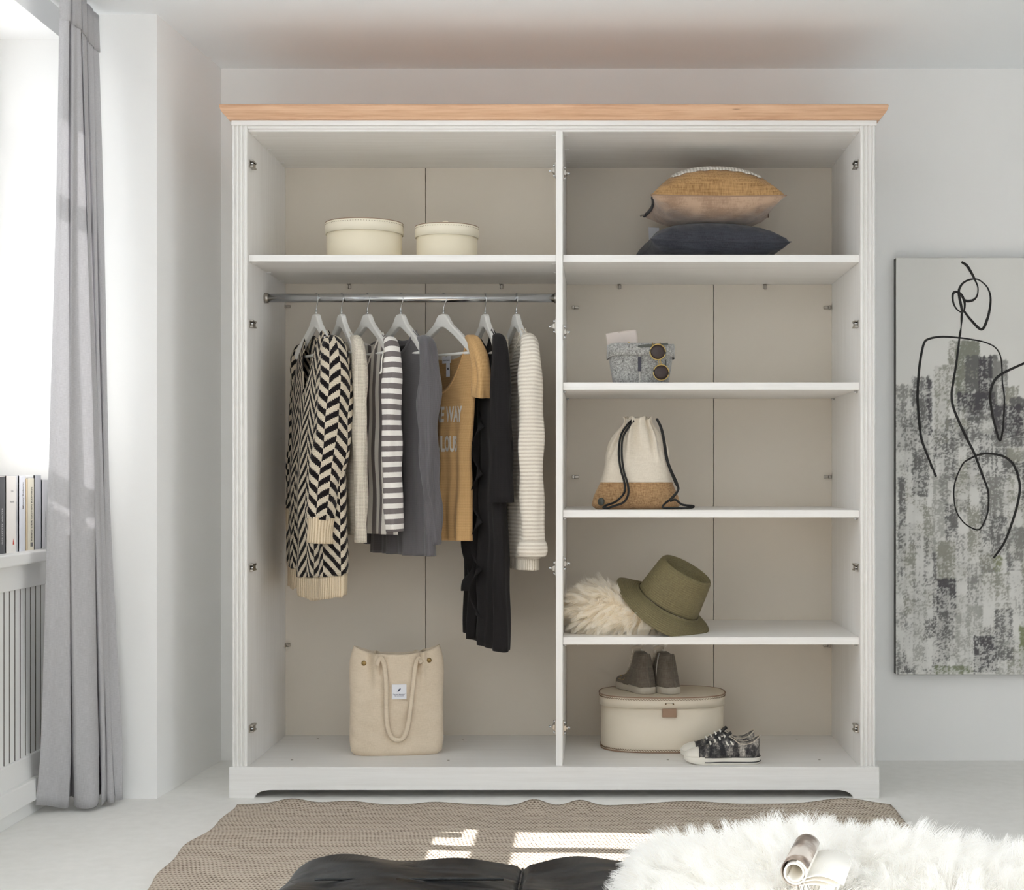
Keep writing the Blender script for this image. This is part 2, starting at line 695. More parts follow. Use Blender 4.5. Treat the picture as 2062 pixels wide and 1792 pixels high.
win_bounce = bpy.data.objects.new('window_bounce', None)  # unseen window added so sunlit floor bounces light up to the ceiling
COL.objects.link(win_bounce)
win_bounce.location = (-1.82, 0.9, 0.06)
win_bounce['kind'] = 'structure'
box('frame_rail', XF0, XF1, -0.25, 2.08, LINTEL_Z - .05, LINTEL_Z, 'trim_white', win_bounce)
box('frame_rail', XF0, XF1, -0.25, 2.08, 0.06, 0.16, 'trim_white', win_bounce)
yb2 = [-0.22, 0.58, 1.36, 2.05]
for y in yb2:
    box('window_mullion', XF0, XF1 + .004, y - .03, y + .03, 0.16, LINTEL_Z - .05, 'trim_white', win_bounce, .003)
for ya, yb in zip(yb2[:-1], yb2[1:]):
    box('glazing_bar', XF0 + .006, XF1 - .004, ya + .03, yb - .03, 1.945, 1.985, 'trim_white', win_bounce, .003)
    for za, zb in ((0.16, 1.945), (1.985, LINTEL_Z - .05)):
        box('pane', -1.822, -1.816, ya + .03, yb - .03, za, zb, 'window_glass', win_bounce, 0)

win_fill = bpy.data.objects.new('window_fill', None)  # unseen window added in the right wall as fill light
COL.objects.link(win_fill)
win_fill.location = (X_RIGHT + .1, 1.9, FILL_WIN[2])
win_fill['kind'] = 'structure'
xr0, xr1 = X_RIGHT + .08, X_RIGHT + .13
box('frame_rail', xr0, xr1, FILL_WIN[0], FILL_WIN[1], FILL_WIN[3] - .06, FILL_WIN[3], 'trim_white', win_fill)
box('frame_rail', xr0, xr1, FILL_WIN[0], FILL_WIN[1], FILL_WIN[2], FILL_WIN[2] + .08, 'trim_white', win_fill)
yb3 = [FILL_WIN[0] + .03, 0.50, 1.30, 2.10, FILL_WIN[1] - .03]
for y in yb3:
    box('window_mullion', xr0, xr1, y - .03, y + .03, FILL_WIN[2] + .08, FILL_WIN[3] - .06, 'trim_white', win_fill, .003)
for ya, yb in zip(yb3[:-1], yb3[1:]):
    box('pane', xr0 + .02, xr0 + .026, ya + .03, yb - .03, FILL_WIN[2] + .08, FILL_WIN[3] - .06, 'window_glass', win_fill, 0)

# sill board
o = struct(box('trim_1', XF1, -1.600, WIN_Y0, 4.36, SILL_Z - .034, SILL_Z, 'trim_white', bev=.005, seg=3))
o['label'] = 'white window sill board over the slatted radiator cover'

# radiator cover
rc = thing('radiator_cover', 'white radiator cover of upright slats under the window sill', 'radiator cover', (-1.66, 3.6, 0))
RY0, RY1 = 2.85, 4.42
box('top_rail', -1.67, -1.628, RY0, RY1, 0.655, SILL_Z - .034, 'trim_white', rc, .003)
box('bottom_rail', -1.67, -1.628, RY0, RY1, 0.105, 0.175, 'trim_white', rc, .003)
box('base_board', -1.69, -1.612, RY0, RY1, 0.045, 0.108, 'trim_white', rc, .004)
box('toe_board', -1.69, -1.634, RY0, RY1, 0.0, 0.046, 'trim_white', rc, .001)
box('backing', -1.70, -1.668, RY0, RY1, 0.10, 0.70, 'slat_gap_dark', rc, 0)  # backing darkened to give the shade deep behind the slats
pitch = 0.0385
me0 = None
k = 0
y = RY1 - 0.004
while y - pitch > RY0:
    if me0 is None:
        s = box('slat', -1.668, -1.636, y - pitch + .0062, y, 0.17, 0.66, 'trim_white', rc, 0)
        s.data.materials.append(MAT['slat_gap_dark'])          # dark grey-brown side faces
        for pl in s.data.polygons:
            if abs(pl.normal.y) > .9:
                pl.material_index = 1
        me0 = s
    else:
        s = me0.copy()
        COL.objects.link(s)
        s.location.y = -(RY1 - .004 - y)
    y -= pitch
    k += 1

# curtain rod on the ceiling
rod = thing('curtain_rod', 'white round curtain rod fixed under the ceiling at the window', 'curtain rod', (-1.52, 4.0, 2.30))
tube('pole', [(-1.535, 2.7, 2.325), (-1.535, 4.36, 2.325)], 0.0145, 'trim_white', rod, 16, world=True, ref=(0, 0, 1))
grid('end_cap', lathe_pts([(0, 0), (.017, .001), (.018, .008), (.018, .022), (.015, .026), (0, .027)], 20)[:, :, [0, 2, 1]] + np.array((-1.535, 4.352, 2.325)), 'trim_white', rod, closed=True, world=True)
for yb in (4.12, 2.9):
    br = box('bracket', -1.548, -1.522, yb - .012, yb + .012, 2.335, 2.367, 'trim_white', rod, .003)
    tube('bracket_ring', [(-1.535 + .019 * math.cos(a), yb, 2.325 + .019 * math.sin(a)) for a in np.linspace(0, 2 * math.pi, 25)], 0.004, 'trim_white', br, 8, world=True)

# curtain
t = NT('curtain_linen')
v1 = t.coord('UV', (1, 0.05, 1))
v2 = t.coord('UV', (0.05, 1, 1))
a = t.noise(v1, 700, 3)
b = t.noise(v2, 700, 3)
f = t.math('MULTIPLY', t.math('ADD', a, b), .5)
colr = t.ramp(f, [(0.36, srgb(192, 191, 193)), (0.62, srgb(214, 213, 215))])
t.base(colr)
t.set(Roughness=0.95, Sheen_Weight=0.1)
t.bsdf.inputs['Specular IOR Level'].default_value = 0.1
t.bump(f, .25, .0008)
tl = t.n('ShaderNodeBsdfTranslucent')
t.l(colr, tl.inputs['Color'])
mx = t.n('ShaderNodeMixShader')
mx.inputs[0].default_value = 0.30
t.l(t.bsdf.outputs[0], mx.inputs[1])
t.l(tl.outputs[0], mx.inputs[2])
t.l(mx.outputs[0], t.out.inputs['Surface'])
MAT['curtain_linen'] = t.m

cur = thing('curtain', 'long pale grey linen curtain gathered beside the window, reaching the floor', 'curtain', (-1.50, 4.36, 0))
NU, NV = 261, 64
# the line of the cloth at floor, sill and ceiling height: (photo column, distance) of each fold
LEV = [
    [(122, 4.150), (131, 4.155), (140, 4.165), (136, 4.22), (143, 4.19), (152, 4.215), (160, 4.24), (156, 4.30), (162, 4.27), (170, 4.32), (168, 4.37), (175, 4.36), (184, 4.41), (182, 4.44), (187, 4.43), (198, 4.47)],
    [(100, 4.155), (112, 4.160), (136, 4.185), (130, 4.25), (139, 4.20), (160, 4.235), (188, 4.29), (183, 4.35), (191, 4.30), (198, 4.34), (196, 4.38), (200, 4.37), (206, 4.40), (205, 4.43), (209, 4.41), (221, 4.45)],
    [(74, 4.292), (110, 4.315), (144, 4.345), (138, 4.41), (151, 4.335), (178, 4.335), (204, 4.375), (198, 4.44), (207, 4.385), (216, 4.40), (213, 4.45), (219, 4.41), (226, 4.425), (224, 4.465), (229, 4.435), (250, 4.455)]]
LEV = [np.array([(PX(a_, b_), b_) for a_, b_ in l_]) for l_ in LEV]
pts = np.zeros((NV, NU, 3))
uvs = np.zeros((NV, NU, 2))
uu = np.linspace(0, 1, NU)
ph = RNG.uniform(0, 6.28, 6)
for i in range(NV):
    s = i / (NV - 1)
    z = 2.352 * (1 - s) + 0.010 * s
    if s < .58:
        e = s / .58
        L_ = LEV[0] * (1 - e) + LEV[1] * e
    else:
        e = ((s - .58) / .42) ** 1.15
        L_ = LEV[1] * (1 - e) + LEV[2] * e
    xy = spline(L_, NU)
    rip = .0022 * np.sin(2 * math.pi * 9 * uu + ph[0] + 3 * s) * (.4 + s) + .0025 * np.sin(2 * math.pi * 4 * uu + 9 * s + ph[1])
    br = np.clip(s - .93, 0, 1) / .07
    pts[i, :, 0] = xy[:, 0] + rip + br * .007 * np.sin(2 * math.pi * 7 * uu + ph[2])
    pts[i, :, 1] = xy[:, 1] - .6 * rip - br * .010 * np.cos(2 * math.pi * 5 * uu + ph[3])
    pts[i, :, 2] = z + br ** 2 * .020 * (.5 + .5 * np.sin(2 * math.pi * 4.5 * uu + ph[4]))
    uvs[i, :, 0] = uu * 1.4
    uvs[i, :, 1] = z
grid('panel', pts, 'curtain_linen', cur, uv=uvs, solid=.0016, world=True)
hd = pts[:4].copy()
hd[:, :, 0] += 0.003
grid('heading_tape', hd[:, :, :] * np.array((1, 1, 1)), 'curtain_linen', cur, uv=uvs[:4], solid=.002, world=True)
for k in range(7):
    q = pts[0, min(NU - 1, int((k + .25) / 7.2 * NU))]
    tube('curtain_hook', spline([(q[0] - .003, q[1], 2.335), (q[0] - .012, q[1], 2.348), (-1.528, q[1] - .004, 2.345), (-1.533, q[1] - .006, 2.342)], 10), .0018, 'steel', cur, 6, world=True)

# ------------------------------------------------------------------ rug
t = NT('rug_jute')
u, v = t.uv()
su = t.math('SINE', t.math('MULTIPLY', u, 2 * math.pi / 0.0105))
sv = t.math('SINE', t.math('MULTIPLY', v, 2 * math.pi / 0.016))
row = t.math('MULTIPLY', t.math('ROUND', t.math('DIVIDE', v, 0.016)), 1.0)
sh = t.math('ADD', t.math('MULTIPLY', u, 2 * math.pi / 0.0105), t.math('MULTIPLY', row, math.pi))
su = t.math('SINE', sh)
h = t.math('ADD', su, sv)
nz = t.noise(t.coord('UV', (1, .6, 1)), 70, 4)
n3 = t.noise(t.coord('UV'), 9, 3)
hh = t.math('ADD', t.math('MULTIPLY', h, .25), t.math('ADD', t.math('MULTIPLY', nz, .8), .12))
t.base(t.ramp(t.math('ADD', hh, t.math('MULTIPLY', t.math('SUBTRACT', n3, .5), .25)), [(0.06, srgb(116, 102, 88)), (0.26, srgb(176, 162, 146)), (0.75, srgb(208, 196, 181))]))
t.set(Roughness=.95)
t.bsdf.inputs['Specular IOR Level'].default_value = 0.1
t.bump(hh, .9, .004)
MAT['rug_jute'] = t.m
NR, NC = 170, 170
xs = np.linspace(0, 1, NC)
pts = np.zeros((NR, NC, 3))
uvs = np.zeros((NR, NC, 2))
edge = lambda f, w: np.exp(-((xs - f) / w) ** 2)
bump_back = .016 * edge(.085, .03) + .010 * edge(.17, .04) + .020 * edge(.455, .022) + .018 * edge(.525, .022) + .012 * edge(.70, .06) + .016 * edge(.93, .05) + .006 * edge(.3, .03)
for i in range(NR):
    s = i / (NR - 1)
    y = 4.366 - s * 3.70
    wob = .004 * np.sin(xs * 40 + 1)
    sidew = .010 * np.sin(s * 32) + .006 * np.sin(s * 78 + 1)
    pts[i, :, 0] = (-1.062 + sidew) * (1 - xs) + (0.852 + sidew * .5) * xs
    pts[i, :, 1] = y + wob * (1 - s) + .010 * np.sin(xs * 9.0) * (1 - s)
    pts[i, :, 2] = .007 + bump_back * math.exp(-s / .0185) + .002 * np.sin(xs * 23 + s * 9) + .0025
    uvs[i, :, 0] = xs * 1.91
    uvs[i, :, 1] = y
rug = grid('rug', pts, 'rug_jute', uv=uvs, solid=.008)
tag(rug, 'woven beige jute rug with a wavy edge lying before the wardrobe', 'rug')

# ------------------------------------------------------------------ wardrobe
FY = 4.53
XL0, XL1 = -1.1114, -1.0662
XM0, XM1 = -0.1295, -0.1084
XR0, XR1 = 0.7952, 0.8403
FLOOR_Z = 0.090
TOP_Z = 2.0230
BY = 5.09
wr = thing('wardrobe', 'open white two-section wardrobe with an oak top moulding against the back wall', 'wardrobe', ((XL0 + XR1) / 2, 4.8, 0))
box('side_panel', XL0 + .004, XL1, FY + .022, 5.104, .02, TOP_Z + .02, 'white_wood_z', wr, .001)
box('side_panel', XR0, XR1 - .004, FY + .022, 5.104, .02, TOP_Z + .02, 'white_wood_z', wr, .001)
box('partition', XM0, XM1, FY + .012, BY, FLOOR_Z, TOP_Z, 'white_wood_z', wr, .0015)
box('top_panel', XL1, XR0, FY + .025, 5.10, TOP_Z, TOP_Z + .02, 'white_wood_x', wr, .001)
box('floor_panel', XL1, XR0, FY + .005, 5.10, FLOOR_Z - .022, FLOOR_Z, 'white_wood_x', wr, .001)
XS1 = PX(857, BY)
XS2 = PX(1437, BY)
XS3 = PX(1395, BY)
SH = [PZ(q, 4.552) for q in (513, 770, 1027, 1283)]
g = .0012
for xa, xb, za, zb in ((XL1, XS1 - g, FLOOR_Z, TOP_Z), (XS1 + g, XM0 - .0, FLOOR_Z, TOP_Z), (XM1, XS2 - g, FLOOR_Z, SH[0] - .02), (XS2 + g, XR0, FLOOR_Z, SH[0] - .02),
                       (XM1, XS3 - g, SH[0] - .019, TOP_Z), (XS3 + g, XR0, SH[0] - .019, TOP_Z)):
    box('back_panel', xa, xb, BY, 5.102, za, zb, 'back_board', wr, .0006)
box('shelf', XL1 + .0005, XM0 - .0005, 4.552, BY - .001, SH[0] - .0205, SH[0], 'white_wood_x', wr, .001)
for z in SH:
    box('shelf', XM1 + .0005, XR0 - .0005, 4.552, BY - .001, z - .0225, z, 'white_wood_x', wr, .001)


def flute_profile(x0, x1, yf, yb):
    w = x1 - x0
    pts_ = [(x0, yb), (x0, yf + .003), (x0 + .003, yf)]
    m = 3
    a, b = x0 + .005, x1 - .005
    step = (b - a) / m
    for k_ in range(m):
        c = a + step * (k_ + .5)
        r = step * .5 - .0018
        for q in np.linspace(-1, 1, 7):
            pts_.append((c + r * q, yf + .0075 * math.sqrt(max(0, 1 - q * q))))
    pts_ += [(x1 - .003, yf), (x1, yf + .003), (x1, yb)]
    return pts_


extrude_poly('fluted_stile', flute_profile(XL0, XL1, FY, FY + .022), 'z', .0935, 2.0365, 'white_wood_z', wr)
extrude_poly('fluted_stile', flute_profile(XR0, XR1, FY, FY + .022), 'z', .0935, 2.0365, 'white_wood_z', wr)
box('top_rail', XL0 - .001, XR1 + .003, FY - .006, FY + .03, 2.0365, 2.0515, 'white_wood_x', wr, .0015)
boxes('inner_rail', [(XL1, XR0, FY + .006, FY + .028, 2.029, 2.0365), (XL1, XR0, FY + .018, FY + .045, TOP_Z - .001, 2.0295)], 'white_wood_x', wr)

# plinth with cove-cut feet
zf, zt = 0.0, 0.0935
yp = 4.515
X0p, X1p = PX(461, yp), PX(1771, yp)
zu = PZ(1591, yp)
poly = [(X0p, 0.0), (PX(512, yp), 0.0)]
c0, c1 = PX(512, yp), PX(546, yp)
for a in np.linspace(0, math.pi / 2, 9):
    poly.append((c1 - (c1 - c0) * math.cos(a) ** 1.0, zu * math.sin(a)))
d0, d1 = PX(1685, yp), PX(1718, yp)
for a in np.linspace(math.pi / 2, 0, 9):
    poly.append((d0 + (d1 - d0) * math.cos(a), zu * math.sin(a)))
poly += [(d1, 0.0), (X1p, 0.0), (X1p, zt), (X0p, zt)]
extrude_poly('plinth', poly, 'y', yp, FY + .012, 'white_wood_x', wr, bev=.0015)
for xa, xb in ((X0p, X0p + .02), (X1p - .02, X1p)):
    box('plinth_side', xa, xb, FY + .013, 5.10, 0, zt, 'white_wood_y', wr, .001)

# oak crown moulding: mitred profile round three sides
t = NT('oak')
v = t.coord('Object', (1.4, 22, 22))
f = t.noise(v, 2.4, 8, .62)
f2 = t.noise(t.coord('Object', (2.5, 60, 60)), 4, 4)
fac = t.math('ADD', t.math('MULTIPLY', f, .65), t.math('MULTIPLY', f2, .35))
oakc = t.ramp(fac, [(0.30, srgb(186, 140, 108)), (0.52, srgb(214, 173, 140)), (0.72, srgb(226, 189, 157))])
vo = t.n('ShaderNodeTexVoronoi')
vo.inputs['Scale'].default_value = 1.0
mp = t.coord('Object', (3.6, 9, 22))
t.l(mp, vo.inputs['Vector'])
kn = t.ramp(vo.outputs['Distance'], [(0.035, (1, 1, 1, 1)), (0.075, (0, 0, 0, 1))])
t.base(t.mix(kn, oakc, srgb(84, 52, 32)))
t.set(Roughness=.5)
t.bump(fac, .15, .0006)
MAT['oak'] = t.m
prof = [(0.0, 2.0515), (0.006, 2.0515), (0.010, 2.054), (0.0112, 2.0575), (0.012, 2.059), (0.0175, 2.0635), (0.0225, 2.069), (0.0265, 2.0755), (0.0290, 2.082), (0.0305, 2.0885), (0.0290, 2.0925), (0.0255, 2.0940), (0.0, 2.0940)]
rings = []
bm = bmesh.new()
corner = [lambda o: (XL0 - o, 5.104), lambda o: (XL0 - o, FY - .004 - o), lambda o: (XR1 + .003 + o, FY - .004 - o), lambda o: (XR1 + .003 + o, 5.104)]
vr = []
for cfn in corner:
    vr.append([bm.verts.new((*cfn(o_), z_)) for o_, z_ in prof])
for i in range(3):
    for j in range(len(prof) - 1):
        bm.faces.new((vr[i][j], vr[i + 1][j], vr[i + 1][j + 1], vr[i][j + 1]))
top = [vr[i][-1] for i in range(4)]
bm.faces.new(top)
bm.faces.new([vr[i][0] for i in range(4)][::-1])
bm.faces.new(vr[0][::-1])
bm.faces.new(vr[3])
cr = from_bm('crown_moulding', bm, 'oak', wr, False, True)
cr['label'] = 'oak coloured top moulding'

# hanging rail
zr, yr = 1.542, 4.772
grid('hanging_rail', tube_pts([(XL1 + .001, yr, zr), (XM0 - .001, yr, zr)], .0138, None, 28, (0, 0, 1)), 'steel', wr, closed=True, caps=True, world=True)
for xa, xb in ((XL1, XL1 + .012), (XM0 - .012, XM0)):
    tube('rail_bracket', [(xa, yr, zr), (xb, yr, zr)], .0165, 'chrome_dark', wr, 24, world=True, ref=(0, 0, 1))


def hinge_arm(x, z, s):
    """Door-hinge mounting arm on a side panel; s points into the wardrobe."""
    bx = lambda a, b: (min(x + s * a, x + s * b), max(x + s * a, x + s * b))
    h = boxes('hinge_plate', [(*bx(0, .004), 4.553, 4.600, z - .011, z + .011), (*bx(.004, .013), 4.556, 4.604, z + .006, z + .011), (*bx(.004, .013), 4.556, 4.604, z - .011, z - .006), (*bx(.004, .010), 4.568, 4.604, z - .006, z + .004)], 'chrome_dark', wr, .0008)
    tube('screw', [(x + s * .004, 4.561, z), (x + s * .012, 4.561, z)], .0035, 'steel', h, 10, world=True, ref=(0, 0, 1))
    boxes('slot', [(*bx(.0101, .0108), 4.562, 4.604, z + .004, z + .006)], 'dark_gap', h, 0)


def hinge_cross(x, z, s):
    """Cross-shaped hinge mounting plate on the partition."""
    bx = lambda a, b: (min(x + s * a, x + s * b), max(x + s * a, x + s * b))
    h = boxes('hinge_plate', [(*bx(0, .003), 4.553, 4.575, z - .022, z + .022), (*bx(.003, .010), 4.556, 4.582, z - .008, z + .008), (*bx(.010, .014), 4.560, 4.578, z - .005, z + .004)], 'chrome_dark', wr, .0008)
    for dz in (-.016, .016):
        tube('screw', [(x, 4.564, z + dz), (x + s * .008, 4.564, z + dz)], .0042, 'steel', h, 10, world=True, ref=(0, 0, 1))
    tube('screw', [(x + s * .010, 4.570, z), (x + s * .022, 4.570, z)], .0032, 'steel', h, 10, world=True, ref=(0, 0, 1))


for py in (332, 653, 1142, 1465):
    hinge_arm(XL1, PZ(py, 4.58), 1)
    hinge_arm(XR0, PZ(py, 4.58), -1)
for pl, pr in ((343, 348), (657, 668), (1144, 1135), (1464, 1466)):
    hinge_cross(XM0, PZ(pl, 4.56), -1)
    hinge_cross(XM1, PZ(pr, 4.56), 1)


def back_clip(px, py, d):
    """Small nickel clip that holds the back panel; d is the way its tongue points."""
    c = P(px, py, BY - .006)
    x, z = c.x, c.z
    if d == 'down':
        L = [(x - .008, x + .004, BY - .016, BY, z + .004, z + .012), (x - .005, x + .005, BY - .010, BY, z - .010, z + .004)]
    else:
        s = 1 if d == 'right' else -1
        bx = lambda a, b: (min(x + s * a, x + s * b), max(x + s * a, x + s * b))
        L = [(*bx(-.014, -.005), BY - .016, BY, z - .006, z + .006), (*bx(-.005, .010), BY - .010, BY, z - .005, z + .005)]
    boxes('back_clip', L, 'chrome_dark', wr, .002)


for a in ((704, 576, 'down'), (1010, 576, 'down'), (1248, 576, 'down'), (1541, 576, 'down'), (579, 617, 'right'), (579, 1299, 'right'), (1160, 619, 'right'), (1665, 619, 'left'), (1160, 960, 'right'), (1665, 960, 'left'), (1664, 1300, 'left')):
    back_clip(*a)
for px, py in ((640, 1487), (588, 1530), (932, 1490), (903, 1531), (1345, 1530), (1604, 1488), (1650, 1530)):
    Yq = (CAM_Z - FLOOR_Z) * F_PX / (py - VY)
    q = P(px, py, Yq)
    grid('floor_screw', lathe_pts([(0, FLOOR_Z + .0012), (.0035, FLOOR_Z + .001), (.0042, FLOOR_Z)], 12) + np.array((q.x, q.y, 0)), 'chrome_dark', wr, closed=True, world=True)
for z in (SH[1], SH[2], SH[3]):
    for x, s in ((XM1, 1), (XR0, -1)):
        for y in (4.585, 5.03):
            tube('shelf_pin', [(x, y, z - .027), (x + s * .010, y, z - .027)], .0035, 'steel', wr, 10, world=True, ref=(0, 0, 1))
for py, zz in ((0, TOP_Z), (0, SH[0] - .0205)):
    for x, s in ((XL1, 1), (XM0, -1), (XM1, 1), (XR0, -1)):
        for y in (4.60, 4.80, 5.0):
            boxes('dowel_cap', [(min(x, x + s * .014), max(x, x + s * .014), y - .004, y + .004, zz - .0022, zz)], 'trim_white', wr, .0008)
for z in (1.18, 1.10, 0.72, .68):
    grid('peg_hole', (lathe_pts([(.0032, 0), (0, .0002)], 10)[:, :, [2, 0, 1]]) + np.array((XL1 + .0002, 5.02, z)), 'dark_gap', wr, closed=True, world=True)

# ------------------------------------------------------------------ hangers and garments
ARM = [(0, -.050), (.016, -.0515), (.024, -.058), (.032, -.070), (.046, -.085), (.075, -.104), (.105, -.124), (.135, -.143), (.156, -.158), (.163, -.168)]
ARM_IN = [(.157, -.186), (.143, -.180), (.10, -.148), (.055, -.118), (.02, -.098), (.008, -.0925)]


def arm_top(x):
    return np.interp(np.abs(x), [p[0] for p in ARM], [p[1] for p in ARM])


def make_hanger():
    h = thing('coat_hanger', '-', 'hanger')
    out = [(x, z) for x, z in ARM] + ARM_IN
    poly = out + [(-x, z) for x, z in out[::-1] if x > 0.0001]
    bm = bmesh.new()
    ds = .0085
    lo, hi = [], []
    for x, z in poly:
        bend = -.016 * (abs(x) / .2) ** 2
        lo.append(bm.verts.new((x, -ds + bend, z)))
        hi.append(bm.verts.new((x, ds + bend, z)))
    n = len(poly)
    # the flat faces as strips between the outer and the inner line
    bm.faces.new(lo[::-1])
    bm.faces.new(hi)
    for i in range(n):
        bm.faces.new((lo[i], lo[(i + 1) % n], hi[(i + 1) % n], hi[i]))
    bmesh.ops.recalc_face_normals(bm, faces=bm.faces)
    es = [e for e in bm.edges if len(e.link_faces) == 2 and e.calc_face_angle() > 1.2]
    bmesh.ops.bevel(bm, geom=es, offset=.004, segments=3, affect='EDGES', profile=.5)
    from_bm('body', bm, 'hanger_white', h)
    hk = []
    for a in np.linspace(-0.5, math.pi + .35, 18):
        hk.append((.0165 * math.cos(a) - .0002, 0, .0165 * math.sin(a)))
    path = [(0.0, 0, -.055), (0.0, 0, -.034), (.004, 0, -.024), (.0125, 0, -.0115)] + hk[1:]
    tube('hook', spline(path, 48), .0019, 'steel', h, 8)
    tube('ferrule', [(0, 0, -.052), (0, 0, -.0385)], .0032, 'steel', h, 10)
    tube('trouser_bar', [(-.145, -.0095, -.1815), (.145, -.0095, -.1815)], .0046, 'hanger_white', h, 10, ref=(0, 0, 1))
    return h


HOOKS = [(637, 30), (688, 27), (740, 36), (807, 37), (893, 44), (977, 21), (1040, 19)]
HLAB = ['white wooden hanger carrying the black and cream herringbone cardigan',
        'white wooden hanger carrying the thin beige knitted sweater',
        'white wooden hanger carrying the grey and white striped top',
        'white wooden hanger carrying the charcoal sweater',
        'white wooden hanger carrying the mustard T-shirt',
        'white wooden hanger carrying the long black dress',
        'white wooden hanger carrying the cream ribbed sweater']
h0 = make_hanger()
POS = []
for i, ((px, th), lab) in enumerate(zip(HOOKS, HLAB)):
    h = h0 if i == 0 else copy_tree(h0)
    x = PX(px, yr)
    h.location = (x, yr, zr - .0016)
    h.rotation_euler = (0, 0, math.radians(th - 90))
    h['label'] = lab
    h['group'] = 'white hangers on the hanging rail'
    POS.append((x, yr, zr - .0016, math.radians(th - 90)))

herringbone('herringbone_knit', srgb(226, 214, 192), srgb(26, 22, 24), .062)
herringbone('herringbone_sleeve', srgb(226, 214, 192), srgb(26, 22, 24), .029)
knit('cream_rib', srgb(226, 209, 182), srgb(176, 154, 122), 0.0085, 0, .8, .004)
knit('beige_knit', srgb(222, 213, 199), srgb(192, 182, 166), 0.0040, 0.0044, .7, .003)
stripes('stripe_body', srgb(226, 222, 214), srgb(120, 113, 112), 0.048, 'u', .52)
stripes('stripe_sleeve', srgb(236, 232, 226), srgb(120, 113, 112), 0.032, 'v', .52)
knit('charcoal_knit', srgb(102, 99, 102), srgb(84, 82, 85), 0.0026, 0.003, .2, .0012, .3)
knit('mustard_jersey', srgb(202, 166, 118), srgb(170, 132, 86), 0.003, 0.0035, .12, .001)
mk('white_edge', srgb(228, 222, 212), .95)
knit('black_crepe', (0.018, .0165, .017, 1), (0.012, .011, .0115, 1), 0.003, .003, .15, .001, .05)
knit('cream_rib_rows', srgb(242, 235, 222), srgb(208, 198, 182), 0, 0.0115, 1.0, .006)
knit('cream_rib_hem', srgb(240, 232, 218), srgb(190, 178, 158), 0.0085, 0, .8, .004)


